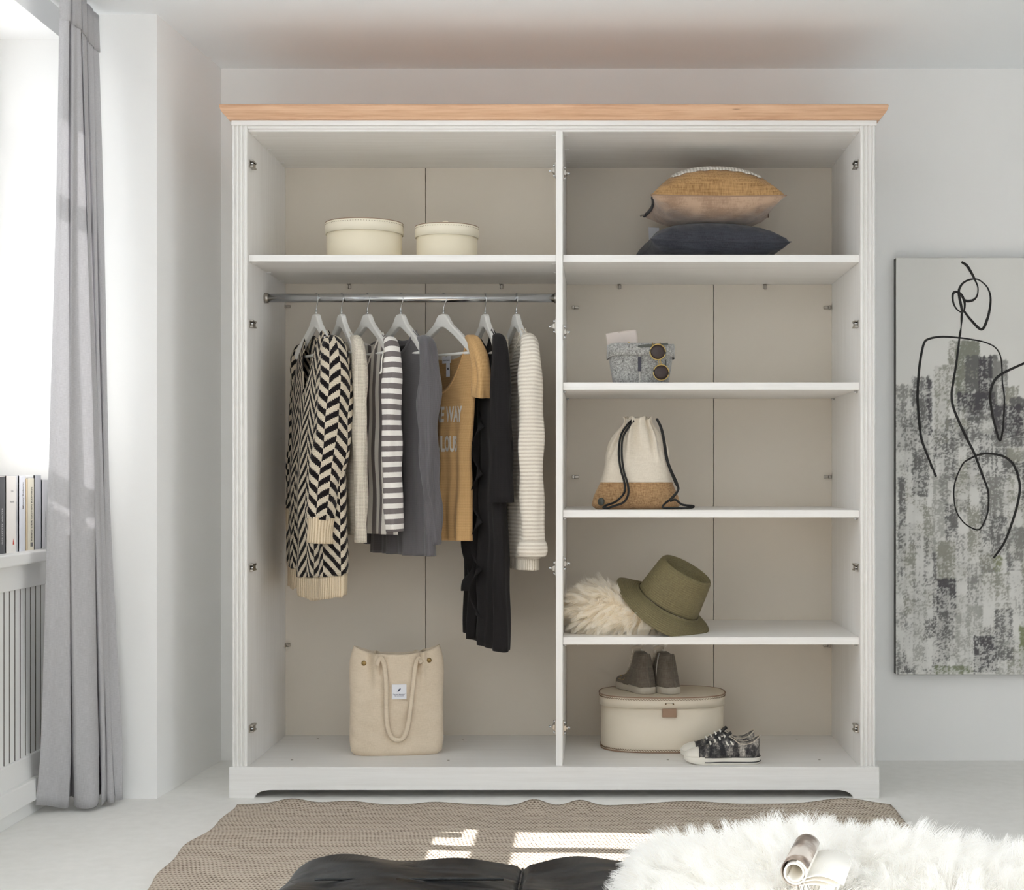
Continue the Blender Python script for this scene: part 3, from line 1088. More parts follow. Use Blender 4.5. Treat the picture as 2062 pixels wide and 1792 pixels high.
class Garment:
    def __init__(self, i, name, label, cat, W, D, hem, neck_w, neck_f, neck_b, power=2.0, fold=.006, nf=5, seed=0, hem_near=0.0, flare_y=None):
        self.root = thing(name, label, cat, POS[i][:3], POS[i][3], 'clothes on the hanging rail')
        self.W, self.D, self.hem, self.nw, self.nf_, self.nb, self.pw = W, D, hem, neck_w, neck_f, neck_b, power
        self.fold, self.k = fold, nf
        self.rng = np.random.default_rng(seed + 11)
        self.ph = self.rng.uniform(0, 6.28, 8)
        self.hem_near = hem_near

    def top(self, x, front):
        ax = np.abs(x)
        z = arm_top(x) + .0035
        dep = self.nf_ if front else self.nb
        zn = arm_top(self.nw) + .0035
        inn = ax < self.nw
        return np.where(inn, zn - dep * (1 - (np.minimum(ax, self.nw) / self.nw) ** self.pw), z)

    def halfdepth(self, z, s):
        d = lerp_tab(self.D, -z) * (np.clip(1 - s * s, 0, 1)) ** .5
        below = np.clip((arm_top(s * .2) + .0035 - z) / .10, 0, 1)
        return d * (.22 + .78 * np.sqrt(below)) + .001

    def folds(self, x, z, side):
        g = np.clip((-z - .25) / .5, 0, 1.2)
        p = self.ph
        w = np.sin(x * self.k * 14 + p[0] + side * 2 + .8 * np.sin(z * 3 + p[3])) + .6 * np.sin(x * self.k * 31 + p[1] + side) + .35 * np.sin(x * 40 + z * 9 + p[2])
        return self.fold * g * w + .0025 * np.sin(z * 26 + x * 12 + p[4]) * np.clip(g * 3, 0, 1)

    def surf(self, s, tt, front):
        """Point for s in -1..1 and tt in 0..1 on the front (or back)."""
        w0 = lerp_tab(self.W, .17)
        x0 = s * w0
        zt = self.top(x0, front)
        hem = -self.hem - self.hem_near * s
        z = zt + (hem - zt) * tt
        x = s * lerp_tab(self.W, -z)
        sg = -1 if front else 1
        y = sg * self.halfdepth(z, s) + self.folds(x, z, 1 if front else 0) * (1 - s * s) ** .3
        return x, y, z

    def body(self, mat, open_front=0.0, nu=120, nv=70, z_from=None, z_to=None, name='body', parent=None, puff=0.0, solid=.0022, step=0.0):
        half = nu // 2
        tt = np.linspace(0, 1, nv) ** 1.15
        if z_from is not None:
            tt = np.linspace(z_from, z_to, nv)
        # walk: front centre -> near side -> back -> far side -> front centre
        a = np.linspace(0, math.pi / 2, half // 2, endpoint=False)
        s1 = np.sin(a)                              # front centre to near side
        s2 = np.sin(np.linspace(math.pi / 2, -math.pi / 2, half, endpoint=False))
        s3 = np.sin(np.linspace(-math.pi / 2, 0, half // 2))
        S = np.concatenate([s1, s2, s3])
        fr = np.concatenate([np.ones(len(s1)), np.zeros(len(s2)), np.ones(len(s3))]).astype(bool)
        n = len(S)
        pts = np.zeros((nv, n, 3))
        for j in range(n):
            x, y, z = self.surf(np.full(nv, S[j]), tt, bool(fr[j]))
            pts[:, j] = np.stack([x, y, z], -1)
        if step:
            m = np.zeros(n)
            m[:len(s1)] = 1
            wgt = np.clip(1 - np.abs(S) / .9, 0, 1) ** .5 * m
            drop = np.clip((-pts[:, :, 2] - .2) / .3, 0, 1)
            pts[:, :, 1] -= step * wgt[None] * (.4 + .6 * drop)
            pts[:, :, 2] -= (.022 * m * (.3 + .7 * wgt))[None] * tt[:, None]
        if puff:
            sg = np.where(fr, -1, 1)
            pts[:, :, 1] += sg[None] * puff
            pts[:, :, 0] += np.sign(S)[None] * puff * np.abs(S)[None]
        seg = np.linalg.norm(np.diff(pts, axis=1, append=pts[:, :1]), axis=2)
        row = seg.mean(0)
        u = np.concatenate([[0], np.cumsum(row)])
        closed = not (open_front or step)
        if not closed:
            u = u[:n]
        uv = np.zeros((nv, len(u), 2))
        uv[:, :, 0] = u[None]
        uv[:, :, 1] = np.concatenate([pts[:, :, 2], pts[:, :1, 2]], 1)[:, :len(u)]
        return grid(name, pts, mat, parent or self.root, closed=closed, uv=uv, solid=solid)

    def band(self, name, mat, width=.012, front=True, off=.0025, parent=None):
        """A narrow trim along the neckline."""
        s = np.linspace(-self.nw, self.nw, 48) / lerp_tab(self.W, .17)
        rows = []
        for k in np.linspace(0, 1, 4):
            pt = []
            for q in s:
                w0 = lerp_tab(self.W, .17)
                zt = float(self.top(np.array(q * w0), front)) + .002
                z = zt - width * k
                x = q * (1 + (width * k) * 1.5)
                x = x * w0
                y = (-1 if front else 1) * float(self.halfdepth(z, np.array(q)))
                pt.append((x, y + (-1 if front else 1) * off * math.sin(math.pi * (.15 + .7 * k)), z))
            rows.append(pt)
        rows = np.array(rows)
        uv = np.zeros(rows.shape[:2] + (2,))
        uv[..., 0] = np.linspace(0, .3, 48)[None]
        uv[..., 1] = rows[..., 2]
        return grid(name, rows, mat, parent or self.root, uv=uv, solid=.002)

    def sleeve(self, path, ra, rb, mat, near=True, name='sleeve', n=36, m=44, wr=.004, parent=None, solid=.002, seed=0, caps=False):
        P_ = spline(path, m)
        if not near:
            P_ = P_ * np.array((-1, 1, 1))
        ra_ = spline(ra, m)[:, 0]
        rb_ = spline(rb, m)[:, 0]
        pts = tube_pts(P_, ra_, rb_, n)
        rr = np.random.default_rng(seed + 3)
        p = rr.uniform(0, 6.28, 6)
        th = np.linspace(0, 2 * math.pi, n, endpoint=False)
        L = np.concatenate([[0], np.cumsum(np.linalg.norm(np.diff(P_, axis=0), axis=1))])
        disp = wr * (np.sin(L[:, None] * 34 + 2 * th[None] + p[0]) * .6 + np.sin(L[:, None] * 17 - th[None] * 3 + p[1]) * .6 + .5 * np.sin(th[None] * 5 + p[2]))
        disp *= np.clip(L[:, None] / .12, 0, 1)
        c = pts.mean(1, keepdims=True)
        rd = pts - c
        pts = pts + rd / (np.linalg.norm(rd, axis=2, keepdims=True) + 1e-6) * disp[..., None]
        circ = 2 * math.pi * float(np.mean(ra_ + rb_) / 2)
        uv = np.zeros((m, n + 1, 2))
        uv[:, :, 0] = np.linspace(0, circ, n + 1)[None]
        uv[:, :, 1] = -L[:, None] + 0
        return grid(name, pts, mat, parent or self.root, closed=True, uv=uv, solid=solid, caps=caps), P_

    def tag_label(self, z0, w, h, texts, front_back=False, x=0.0, mat='label_white', parent=None):
        """A sewn-in label on the inside of the back of the neck."""
        y = float(self.halfdepth(np.array(z0), np.array(0.0))) - .004
        o = boxes('neck_label', [(x - w / 2, x + w / 2, y - .0012, y, z0 - h, z0)], mat, self.root, 0, world=False)
        for s, size, dz in texts:
            v, f = text_mesh(s, size, .01)
            raw('lettering', [(x + a, y - .0016, z0 + dz + b) for a, b in v], f, 'ink_black', o)
        return o


# 1 herringbone cardigan
g1 = Garment(0, 'cardigan', 'chunky cardigan in black and cream herringbone knit with cream ribbed cuffs', 'cardigan',
             [(.10, .185), (.20, .192), (.40, .215), (.7, .240), (.95, .245)], [(.15, .020), (.3, .034), (.6, .046), (.95, .046)], .865, .085, .24, .03, power=1.1, fold=.006, nf=3, seed=1)
b = g1.body('herringbone_knit', step=.020, solid=.004, nu=140)
g1.body('cream_rib', step=.020, z_from=1.0, z_to=1.094, nv=8, name='hem_rib', puff=-.002, solid=.004, nu=140)
g1.band('collar', 'herringbone_knit', .030, False, .006)
s, pth = g1.sleeve([(.120, -.002, -.140), (.172, -.004, -.166), (.196, -.006, -.26), (.204, -.018, -.42), (.204, -.042, -.58), (.202, -.054, -.70)],
                   [.012, .034, .050, .054, .050, .046], [.010, .028, .036, .038, .036, .034], 'herringbone_sleeve', seed=1, wr=.005, solid=.004)
g1.sleeve([(.202, -.054, -.693), (.202, -.058, -.735), (.201, -.060, -.772)], [.042, .038, .039], [.034, .031, .033], 'cream_rib', name='cuff', m=10, wr=.001, solid=.004)
g1.sleeve([(.120, .002, -.140), (.172, .004, -.166), (.196, .012, -.26), (.206, .016, -.42), (.212, .012, -.58), (.216, .006, -.68)],
          [.010, .022, .030, .034, .036, .036], [.008, .022, .028, .030, .030, .028], 'herringbone_sleeve', near=False, seed=2, solid=.004)
g1.sleeve([(.216, .006, -.674), (.216, .006, -.75)], [.033, .032], [.028, .028], 'cream_rib', near=False, name='cuff', m=8, wr=.001, solid=.004)

# 2 beige knit
g2 = Garment(1, 'knit_sweater', 'thin beige knitted sweater hanging between the herringbone cardigan and striped top', 'sweater',
             [(.10, .175), (.20, .182), (.5, .185), (.9, .190)], [(.15, .012), (.3, .018), (.9, .022)], .750, .095, .085, .03, fold=.004, nf=4, seed=2)
g2.body('beige_knit')
g2.band('neck_rib', 'beige_knit', .014, True)
g2.sleeve([(.120, 0, -.136), (.168, .0, -.160), (.186, .0, -.26), (.190, .0, -.45), (.190, .002, -.62), (.190, .002, -.772)], [.010, .019, .021, .020, .019, .018], [.008, .020, .022, .020, .017, .016], 'beige_knit', seed=5, wr=.003)
g2.sleeve([(.120, 0, -.136), (.168, .002, -.160), (.180, .0, -.26), (.180, .0, -.45), (.180, .0, -.74)], [.010, .018, .020, .020, .018], [.010, .022, .022, .020, .017], 'beige_knit', near=False, seed=6, wr=.003)

# 3 striped top
g3 = Garment(2, 'striped_top', 'grey and white striped long-sleeved top with a V neckline', 'top',
             [(.10, .175), (.20, .182), (.5, .188), (.9, .200)], [(.15, .013), (.3, .022), (.9, .028)], .748, .098, .130, .035, power=1.25, fold=.006, nf=5, seed=3)
g3.body('stripe_body')
g3.band('neck_binding', 'white_edge', .013, True)
g3.band('neck_binding', 'white_edge', .013, False)
g3.sleeve([(.125, 0, -.138), (.168, -.004, -.160), (.188, -.010, -.25), (.192, -.016, -.40), (.192, -.012, -.56), (.192, -.004, -.738)], [.010, .022, .029, .032, .030, .030], [.008, .020, .024, .022, .020, .020], 'stripe_sleeve', seed=8, wr=.003)
g3.sleeve([(.125, 0, -.138), (.168, -.002, -.160), (.184, -.004, -.25), (.182, -.004, -.72)], [.010, .022, .026, .024], [.010, .024, .024, .018], 'stripe_sleeve', near=False, seed=9, wr=.003)
for k in range(3):
    a = np.array((.168 + .004 * k, -.028 - .003 * k, -.178))
    tube('tie_string', spline([a, a + (.004, -.010, -.03), a + (.0 + .004 * k, -.012, -.062), a + (-.006 + .008 * k, -.016, -.074)], 14), .0014, 'lace_white', g3.root, 6)

# 4 charcoal sweater
g4 = Garment(3, 'sweater', 'charcoal grey fine-knit sweater with long sleeves, hanging left of the mustard T-shirt', 'sweater',
             [(.10, .180), (.20, .186), (.5, .190), (.9, .200)], [(.15, .014), (.3, .026), (.9, .034)], .815, .090, .075, .025, fold=.008, nf=4, seed=4)
g4.body('charcoal_knit')
g4.band('neck_rib', 'charcoal_knit', .018, True)
g4.band('neck_rib', 'charcoal_knit', .018, False)
g4.sleeve([(.120, 0, -.136), (.170, -.002, -.162), (.192, -.008, -.28), (.196, -.012, -.44), (.194, -.006, -.58), (.192, .008, -.70), (.190, .016, -.778)], [.010, .024, .031, .029, .027, .022, .019], [.008, .022, .030, .028, .025, .021, .018], 'charcoal_knit', seed=14, wr=.006)
g4.sleeve([(.120, 0, -.136), (.170, -.002, -.162), (.188, -.004, -.28), (.190, -.004, -.44), (.192, -.004, -.79)], [.010, .024, .030, .028, .021], [.010, .028, .030, .026, .019], 'charcoal_knit', near=False, seed=15, wr=.004)
g4.tag_label(-.150, .040, .020, [('M', .012, -.010)], mat='ink_black')

# 5 mustard T-shirt
g5 = Garment(4, 't_shirt', 'mustard yellow short-sleeved T-shirt with pale lettering on the chest', 't-shirt',
             [(.10, .172), (.20, .176), (.28, .160), (.5, .134), (.8, .142)], [(.15, .014), (.3, .026), (.8, .036)], .770, .128, .165, .060, power=3.0, fold=.008, nf=5, seed=23)
g5.body('mustard_jersey')
g5.band('neck_binding', 'mustard_jersey', .010, True)
for nr_ in (True, False):
    g5.sleeve([(.125, -.002, -.132), (.160, -.002, -.150), (.184, .0, -.200), (.190, .004, -.262), (.182, .008, -.322)], [.010, .022, .030, .030, .026], [.008, .018, .024, .026, .034], 'mustard_jersey', near=nr_, seed=31, wr=.006, m=30)
g5.tag_label(-.176, .044, .030, [('fit', .010, -.008), ('divided basics', .0065, -.021)], x=.0)
yl = float(g5.halfdepth(np.array(-.21), np.array(0.0))) - .008
bm = bmesh.new()
bm_box(bm, .000, .018, yl - .001, yl, -.250, -.205)
o = from_bm('size_tab', bm, 'label_white', g5.root)
v, f = text_mesh('M', .012, .01)
raw('lettering', [(.009 + a_, yl - .0015, -.225 + b_) for a_, b_ in v], f, 'ink_black', o)


def on_front(G, text, size, xc, zc, mat, bold=.03, width=1.0, off=.0030):
    v_, f_ = text_mesh(text, size, bold, cuts=4, width=width)
    out = []
    for a_, b_ in v_:
        # seen from the front of the garment (its -y side) the near shoulder +x lies on the right
        x_, z_ = xc + a_, zc + b_
        s_ = np.array(x_ / lerp_tab(G.W, -z_))
        y_ = -float(G.halfdepth(np.array(z_), s_)) + float(G.folds(np.array(x_), np.array(z_), 1)) * (1 - float(s_) ** 2) ** .3
        out.append((x_, y_ - off, z_))
    return raw('chest_lettering', out, f_, mat, G.root)


on_front(g5, 'MAKE WAY', .066, .043, -.375, 'print_silver', .035, .44)
on_front(g5, 'FABULOUS', .066, .037, -.468, 'print_silver', .035, .38)

# 6 black dress
g6 = Garment(5, 'dress', 'long black ruffled dress with three-quarter sleeves', 'dress',
             [(.10, .165), (.20, .172), (.35, .165), (.6, .180), (1.1, .205)], [(.15, .013), (.3, .024), (.6, .032), (1.1, .036)], 1.090, .085, .120, .050, power=2.0, fold=.007, nf=4, seed=6, hem_near=.018)
g6.body('black_crepe', nv=90, nu=140)
g6.band('neck_binding', 'black_crepe', .008, True)
g6.sleeve([(.115, 0, -.130), (.160, -.002, -.155), (.182, -.004, -.25), (.190, -.006, -.42), (.194, -.006, -.648)], [.010, .022, .029, .033, .039], [.008, .022, .028, .030, .032], 'black_crepe', seed=41, wr=.002)
g6.sleeve([(.115, 0, -.130), (.160, 0, -.155), (.176, .0, -.25), (.180, .0, -.42), (.182, .0, -.64)], [.010, .022, .028, .030, .032], [.010, .024, .026, .026, .028], 'black_crepe', near=False, seed=42, wr=.002)
# two cascading ruffles down the front
for q, (xc, amp, zz0, zz1) in enumerate(((.045, .034, -.36, -1.00), (.005, .040, -.50, -.93))):
    m_ = 90
    zs = np.linspace(zz0, zz1, m_)
    rows = np.zeros((m_, 9, 3))
    for i_, z_ in enumerate(zs):
        for j_, w_ in enumerate(np.linspace(0, 1, 9)):
            x_ = xc + (amp * 1.6 * w_) * (-1 if q else 1) * (.75 + .35 * math.sin(z_ * 42 + q)) - .02 * q * math.sin(z_ * 9)
            s_ = min(.95, max(-.95, x_ / float(lerp_tab(g6.W, -z_))))
            y_ = -float(g6.halfdepth(np.array(z_), np.array(s_))) - .003 - .030 * w_ * (0.6 + .5 * math.sin(z_ * 42 + w_ * 2.2 + q)) - .004
            rows[i_, j_] = (x_, y_, z_ - .014 * w_ + .018 * w_ * math.sin(z_ * 42 + 1 + q))
    grid('ruffle', rows, 'black_crepe', g6.root, uv=np.stack([rows[..., 0], rows[..., 2]], -1), solid=.0015)
g6.tag_label(-.148, .026, .011, [('S', .007, -.006)], mat='tan_leather')

# 7 cream ribbed sweater
g7 = Garment(6, 'ribbed_sweater', 'cream ribbed sweater with rolled-up cuffs beside the wardrobe partition', 'sweater',
             [(.10, .175), (.20, .182), (.5, .200), (.9, .210)], [(.15, .016), (.3, .028), (.6, .038), (.9, .040)], .822, .080, .080, .030, fold=.004, nf=3, seed=7)
g7.body('cream_rib_rows', solid=.004)
g7.body('cream_rib_hem', z_from=1.0, z_to=1.052, nv=7, name='hem_rib', puff=-.003, solid=.004)
g7.band('neck_rib', 'cream_rib_hem', .022, True, .005)
g7.band('neck_rib', 'cream_rib_hem', .022, False, .005)
g7.sleeve([(.110, 0, -.130), (.162, -.004, -.158), (.188, -.010, -.26), (.200, -.012, -.44), (.206, -.010, -.60), (.208, -.008, -.785)], [.012, .026, .034, .036, .035, .034], [.009, .024, .032, .032, .029, .028], 'cream_rib_rows', seed=51, wr=.004, solid=.004)
g7.sleeve([(.208, -.008, -.765), (.208, -.008, -.780), (.208, -.008, -.800), (.208, -.008, -.812)], [.036, .043, .043, .036], [.030, .037, .037, .030], 'cream_rib_rows', name='rolled_cuff', m=14, wr=.002, solid=.006)
g7.sleeve([(.110, 0, -.130), (.162, 0, -.158), (.184, .0, -.26), (.192, .0, -.44), (.196, .0, -.78)], [.012, .024, .030, .030, .030], [.012, .030, .032, .028, .026], 'cream_rib_rows', near=False, seed=52, wr=.004, solid=.004)
g7.sleeve([(.196, 0, -.765), (.196, 0, -.790), (.196, 0, -.810)], [.034, .039, .034], [.028, .033, .028], 'cream_rib_rows', near=False, name='rolled_cuff', m=12, wr=.002, solid=.006)

# ------------------------------------------------------------------ things on the shelves
mk('cream_board', srgb(238, 228, 204), .55, vary=.015, nscale=6, bump=.06, bscale=240, bdist=.0006)
mk('cream_board_lid', srgb(240, 232, 212), .55, vary=.015, nscale=6)


def stitches(name, pts, nrm, mat, parent, w=.0016, h=.0034, world=True):
    """A row of small raised stitches joined as one part."""
    bm = bmesh.new()
    for (p, n_) in zip(pts, nrm):
        p = Vector(p)
        n_ = Vector(n_).normalized()
        tq = n_.to_track_quat('Y', 'Z').to_matrix()
        r = bmesh.ops.create_cube(bm, size=1.0)
        for v_ in r['verts']:
            v_.co = p + tq @ Vector((v_.co.x * w, v_.co.y * .0012, v_.co.z * h))
    o = from_bm(name, bm, mat, parent, False, world)
    o['kind'] = 'stuff'
    return o


def round_box(px, Yc, dia, ztop, label, tab):
    x = PX(px, Yc)
    z0 = SH[0]
    r = dia / 2
    h = ztop - z0
    b_ = thing('hat_box', label, 'box', (x, Yc, z0), 0, 'round cream boxes on the upper left shelf')
    grid('box_body', lathe_pts([(0, 0), (r - .002, 0), (r, .002), (r, h - .006), (r - .003, h - .006), (0, h - .007)], 72), 'cream_board', b_, closed=True)
    rl = r + .0045
    lid = grid('lid', lathe_pts([(r + .0008, h - .036), (rl, h - .036), (rl, h - .004), (rl - .001, h - .001), (rl - .004, h), (0, h + .001)], 72), 'cream_board_lid', b_, closed=True)
    lid['label'] = 'cream lid'
    n_ = int(2 * math.pi * rl / .0085)
    th_ = np.linspace(0, 2 * math.pi, n_, endpoint=False)
    stitches('stitching', [((rl + .0002) * math.cos(a_), (rl + .0002) * math.sin(a_), h - .008) for a_ in th_] , [(math.cos(a_), math.sin(a_), 0) for a_ in th_], 'thread_brown', lid, .0028, .0012, world=False)
    tube('lid_rim', [(rl - .0012) * np.array((math.cos(a_), math.sin(a_), 0)) + np.array((0, 0, h - .0006)) for a_ in np.linspace(0, 2 * math.pi, 73)], .0014, 'tan_leather', lid, 6)
    if tab:
        tube('lid_loop', spline([(-.012, -r * .55, h), (-.006, -r * .55, h + .008), (.006, -r * .55, h + .009), (.012, -r * .55, h)], 16), .0024, 'cream_board_lid', lid, 8)


round_box(734, 4.80, .240, 1.783, 'larger round cream box with a stitched lid on the upper left shelf', False)
round_box(900, 4.80, .195, 1.772, 'smaller round cream box with a loop on its stitched lid', True)


# ---- cushions
fabric('charcoal_cloth', srgb(70, 72, 80), srgb(48, 49, 56), weave=500)
fabric('tan_suede', srgb(186, 158, 134), srgb(160, 132, 110), weave=300, bump=.1, mottle=.5, sheen=.4)
fabric('brown_weave', srgb(188, 150, 104), srgb(140, 106, 68), weave=260, bump=.8)
knit('white_ribbed', srgb(236, 232, 224), srgb(196, 190, 180), .010, 0, 1.0, .005)


def cushion_pts(w, d, h, top, n=40, seed=0, pinch=.09, full=.62):
    r_ = np.random.default_rng(seed)
    ph = r_.uniform(0, 6.28, 8)
    a = np.linspace(-1, 1, n)
    X, Y = np.meshgrid(a, a)
    ex = 1 - pinch * (1 - X ** 2)          # edges draw in between the corners
    ey = 1 - pinch * (1 - Y ** 2)
    px_, py_ = X * w / 2 * (1 - pinch * (1 - Y ** 2) * np.abs(X) ** 3), Y * d / 2 * (1 - pinch * (1 - X ** 2) * np.abs(Y) ** 3)
    e = np.clip((1 - X ** 2) * (1 - Y ** 2), 0, 1)
    z = h * np.clip(1 - np.abs(X) ** 2.1, 0, 1) ** full * np.clip(1 - np.abs(Y) ** 2.4, 0, 1) ** .42
    z = np.where(z > h * .8, h * (.8 + .17 * np.tanh((z / h - .8) / .17)), z)
    near = np.exp(-((1 - np.abs(X)) / .3) ** 2) + np.exp(-((1 - np.abs(Y)) / .3) ** 2)
    z += near * e ** .5 * .006 * (np.sin(X * 17 + ph[0]) * np.sin(Y * 15 + ph[1]) + .6 * np.sin(X * 31 + Y * 9 + ph[2]))
    return np.stack([px_, py_, z if top else -z], -1)


def cushion(name, label, w, d, h_up, h_dn, loc, rotz, mats, seed, group, full=.62):
    c = thing(name, label, 'cushion', loc, rotz, group)
    tp = cushion_pts(w, d, h_up, True, seed=seed, full=full)
    bt = cushion_pts(w, d, h_dn, False, seed=seed + 1, full=full)
    uv = np.stack([tp[..., 0], tp[..., 1]], -1)
    a_ = grid('top_cover', tp, mats[0], c, uv=uv)
    b2 = grid('bottom_cover', bt[:, ::-1], mats[1], c, uv=uv[:, ::-1])
    n = tp.shape[0]
    ring = np.concatenate([tp[0, :-1], tp[:-1, -1], tp[-1, :0:-1], tp[:0:-1, 0]])
    ring = np.vstack([ring, ring[:1]])
    tube('seam', ring, .0018, mats[2], c, 6)
    return c, tp


ZS = SH[0]
ca, tp_a = cushion('cushion', 'charcoal grey cushion lying underneath the tan cushion', .442, .40, .078, .058, (PX(1428, 4.84), 4.842, ZS + .0575), math.radians(7), ('charcoal_cloth', 'charcoal_cloth', 'charcoal_cloth'), 3, 'cushions on the upper right shelf', .42)
bm = bmesh.new()
bm_box(bm, -.0005, .0005, -.018, .018, -.030, 0.030, 0)
lb = from_bm('care_label', bm, 'label_white', ca)
lb.location = (-.150, .19, .075)
lb.rotation_euler = (math.radians(5), math.radians(-38), math.radians(70))
cb, tp_b = cushion('cushion', 'tan suede cushion with brown weave and white ribbed band, on the charcoal cushion', .422, .40, .116, .072, (PX(1434, 4.84), 4.836, ZS + .198), math.radians(1.5), ('brown_weave', 'tan_suede', 'tan_leather'), 9, 'cushions on the upper right shelf')
tp = cushion_pts(.422, .40, .116, True, n=80, seed=9)
pick = tp[10:60, 13:67].copy()
pick[..., 2] += .0035
grid('ribbed_panel', pick, 'white_ribbed', cb, uv=np.stack([pick[..., 0], pick[..., 1]], -1), solid=.004)
eg = tp_b[6:-1, 0] + np.array((-.001, 0, .001))
tube('zip_tape', eg, .0055, 'charcoal_cloth', cb, 8)
tube('zip_puller', [tuple(eg[-4]), tuple(eg[-4] + np.array((-.020, .004, -.004)))], .003, 'chrome_dark', cb, 8)

# ---- felt basket with wallet and sunglasses
t = NT('grey_felt')
n1 = t.noise(t.coord('Object'), 230, 4, .7)
n2 = t.noise(t.coord('Object'), 60, 3)
ff = t.math('ADD', t.math('MULTIPLY', n1, .8), t.math('MULTIPLY', n2, .2))
t.base(t.ramp(ff, [(.33, srgb(84, 83, 81)), (.5, srgb(150, 149, 146)), (.68, srgb(196, 195, 190))]))
t.set(Roughness=1.0, Sheen_Weight=.3)
t.bump(n1, .5, .0015)
MAT['grey_felt'] = t.m
mk('navy_leather', srgb(48, 46, 58), .6)
zb = SH[1]
YB = 4.655
bx_ = PX(1290, YB)
bk = thing('felt_basket', 'grey felt basket with a folded rim and dark loop on the second right shelf', 'basket', (bx_, YB, zb))


def rrect(w, d, r, n=64):
    th_ = np.linspace(0, 2 * math.pi, n, endpoint=False) + math.pi / n
    e = 5.0
    c_, s_ = np.cos(th_), np.sin(th_)
    return np.stack([w / 2 * np.sign(c_) * np.abs(c_) ** (2 / e), d / 2 * np.sign(s_) * np.abs(s_) ** (2 / e)], -1)


def loft(secs):
    return np.stack([np.concatenate([s_, np.full((len(s_), 1), z_)], 1) for s_, z_ in secs])


hb = .113
th_ = np.linspace(0, 2 * math.pi, 64, endpoint=False)
wv = .0022 * np.sin(th_ * 3 + 1)
secs = []
for z_, w_, d_ in ((0.0, .165, .105), (.002, .172, .112), (.03, .182, .12), (.06, .192, .126), (.09, .198, .13), (hb + .006, .200, .132)):
    secs.append((rrect(w_, d_, .02), z_))
body = loft(secs)
body[-1, :, 2] += wv
o = grid('body', np.concatenate([body[:1] * np.array((0.01, .01, 1)), body]), 'grey_felt', bk, closed=True, solid=.003, off=-1)
cf = []
for z_, w_, d_ in ((hb + .004, .197, .130), (hb + .0085, .203, .135), (hb + .006, .2075, .139), (.100, .209, .141), (.084, .2095, .142)):
    cf.append((rrect(w_, d_, .02), z_))
cf = loft(cf)
cf[:, :, 2] += wv * .8
cf[-1, :, 2] -= .006 * np.abs(np.cos(th_)) ** 6
grid('folded_rim', cf, 'grey_felt', bk, closed=True, solid=.0028)
xl = PX(1288, 4.58) - bx_
boxes('loop', [(xl - .0052, xl + .0052, -.0765, -.0730, .036, .080)], 'navy_leather', bk, .0008, world=False)
tube('seam', [(xl + .001, -.0595, .002), (xl + .001, -.0635, .05), (xl, -.071, .086), (xl - .002, -.0715, .112)], .0007, 'lace_white', bk, 5)

wal = thing('wallet', 'pale beige wallet with a small gold clasp standing in the felt basket', 'wallet', (PX(1266, YB), YB, zb + .004))
wal.rotation_euler = (0, math.radians(-8), 0)
mk('pale_leather', srgb(206, 194, 186), .5, vary=.02)
bm = bmesh.new()
bm_box(bm, -.050, .047, -.009, .009, .02, .163, .008, 4)
from_bm('cover', bm, 'pale_leather', wal, True)
# envelope flap, its edge running slantwise to the clasp
bm = bmesh.new()
po = [(-.049, .161), (-.012, .162), (.026, .112), (.020, .104), (-.049, .100)]
lo = [bm.verts.new((a_, -.0096, b_)) for a_, b_ in po]
hi = [bm.verts.new((a_, -.0120, b_)) for a_, b_ in po]
bm.faces.new(lo)
bm.faces.new(hi[::-1])
for i in range(len(po)):
    bm.faces.new((lo[i], lo[(i + 1) % len(po)], hi[(i + 1) % len(po)], hi[i]))
fl = from_bm('flap', bm, 'pale_leather', wal)
bm = bmesh.new()
bm_box(bm, -.003, .003, -.0035, 0, -.005, .006, .001)
cl = from_bm('clasp', bm, 'gold_metal', fl)
cl.location = (.0155, -.0118, .121)
cl.rotation_euler = (0, math.radians(40), 0)

t = NT('lens_brown')
t.base((.035, .022, .020, 1))
t.set(Roughness=.22)
t.bsdf.inputs['Specular IOR Level'].default_value = .35
MAT['lens_brown'] = t.m
mk('temple_dark', srgb(70, 72, 66), .35)
yg = YB - .0765
g0 = P(1329, 728, yg)
gl_ = thing('sunglasses', 'round brown sunglasses with gold rims hooked over the basket rim', 'sunglasses', (g0.x, yg, g0.z))
for (px, py) in ((1324.5, 708.5), (1331.5, 750)):
    c = P(px, py, yg) - Vector((g0.x, yg, g0.z))
    rr = .0238
    rim = tube('rim', [(c.x + rr * math.cos(a_), 0, c.z + rr * math.sin(a_)) for a_ in np.linspace(0, 2 * math.pi, 41)], .0018, 'gold_metal', gl_, 8)
    pr = lathe_pts([(0, -.0035), (rr * .6, -.0025), (rr - .001, 0), (rr - .001, .0015), (0, -.001)], 40)
    grid('lens', np.stack([pr[..., 0] + c.x, pr[..., 2], pr[..., 1] + c.z], -1), 'lens_brown', gl_, closed=True)
    for sx in (-1, 1):
        boxes('rim_block', [(c.x + sx * rr - .002, c.x + sx * rr + .002, -.003, .002, c.z - .004 * sx - .003, c.z - .004 * sx + .004)], 'temple_dark', gl_, .0006, world=False)
ca_, cb_ = P(1326.5, 724, yg), P(1329.5, 735, yg)
L0 = Vector((g0.x, yg, g0.z))
tube('bridge', [tuple(ca_ - L0 + Vector((.004, 0, 0))), tuple(cb_ - L0 + Vector((.004, 0, 0)))], .0016, 'gold_metal', gl_, 8)
tube('bridge', [tuple(ca_ - L0 + Vector((-.002, -.001, 0))), tuple(cb_ - L0 + Vector((-.003, -.001, 0)))], .0012, 'gold_metal', gl_, 8)
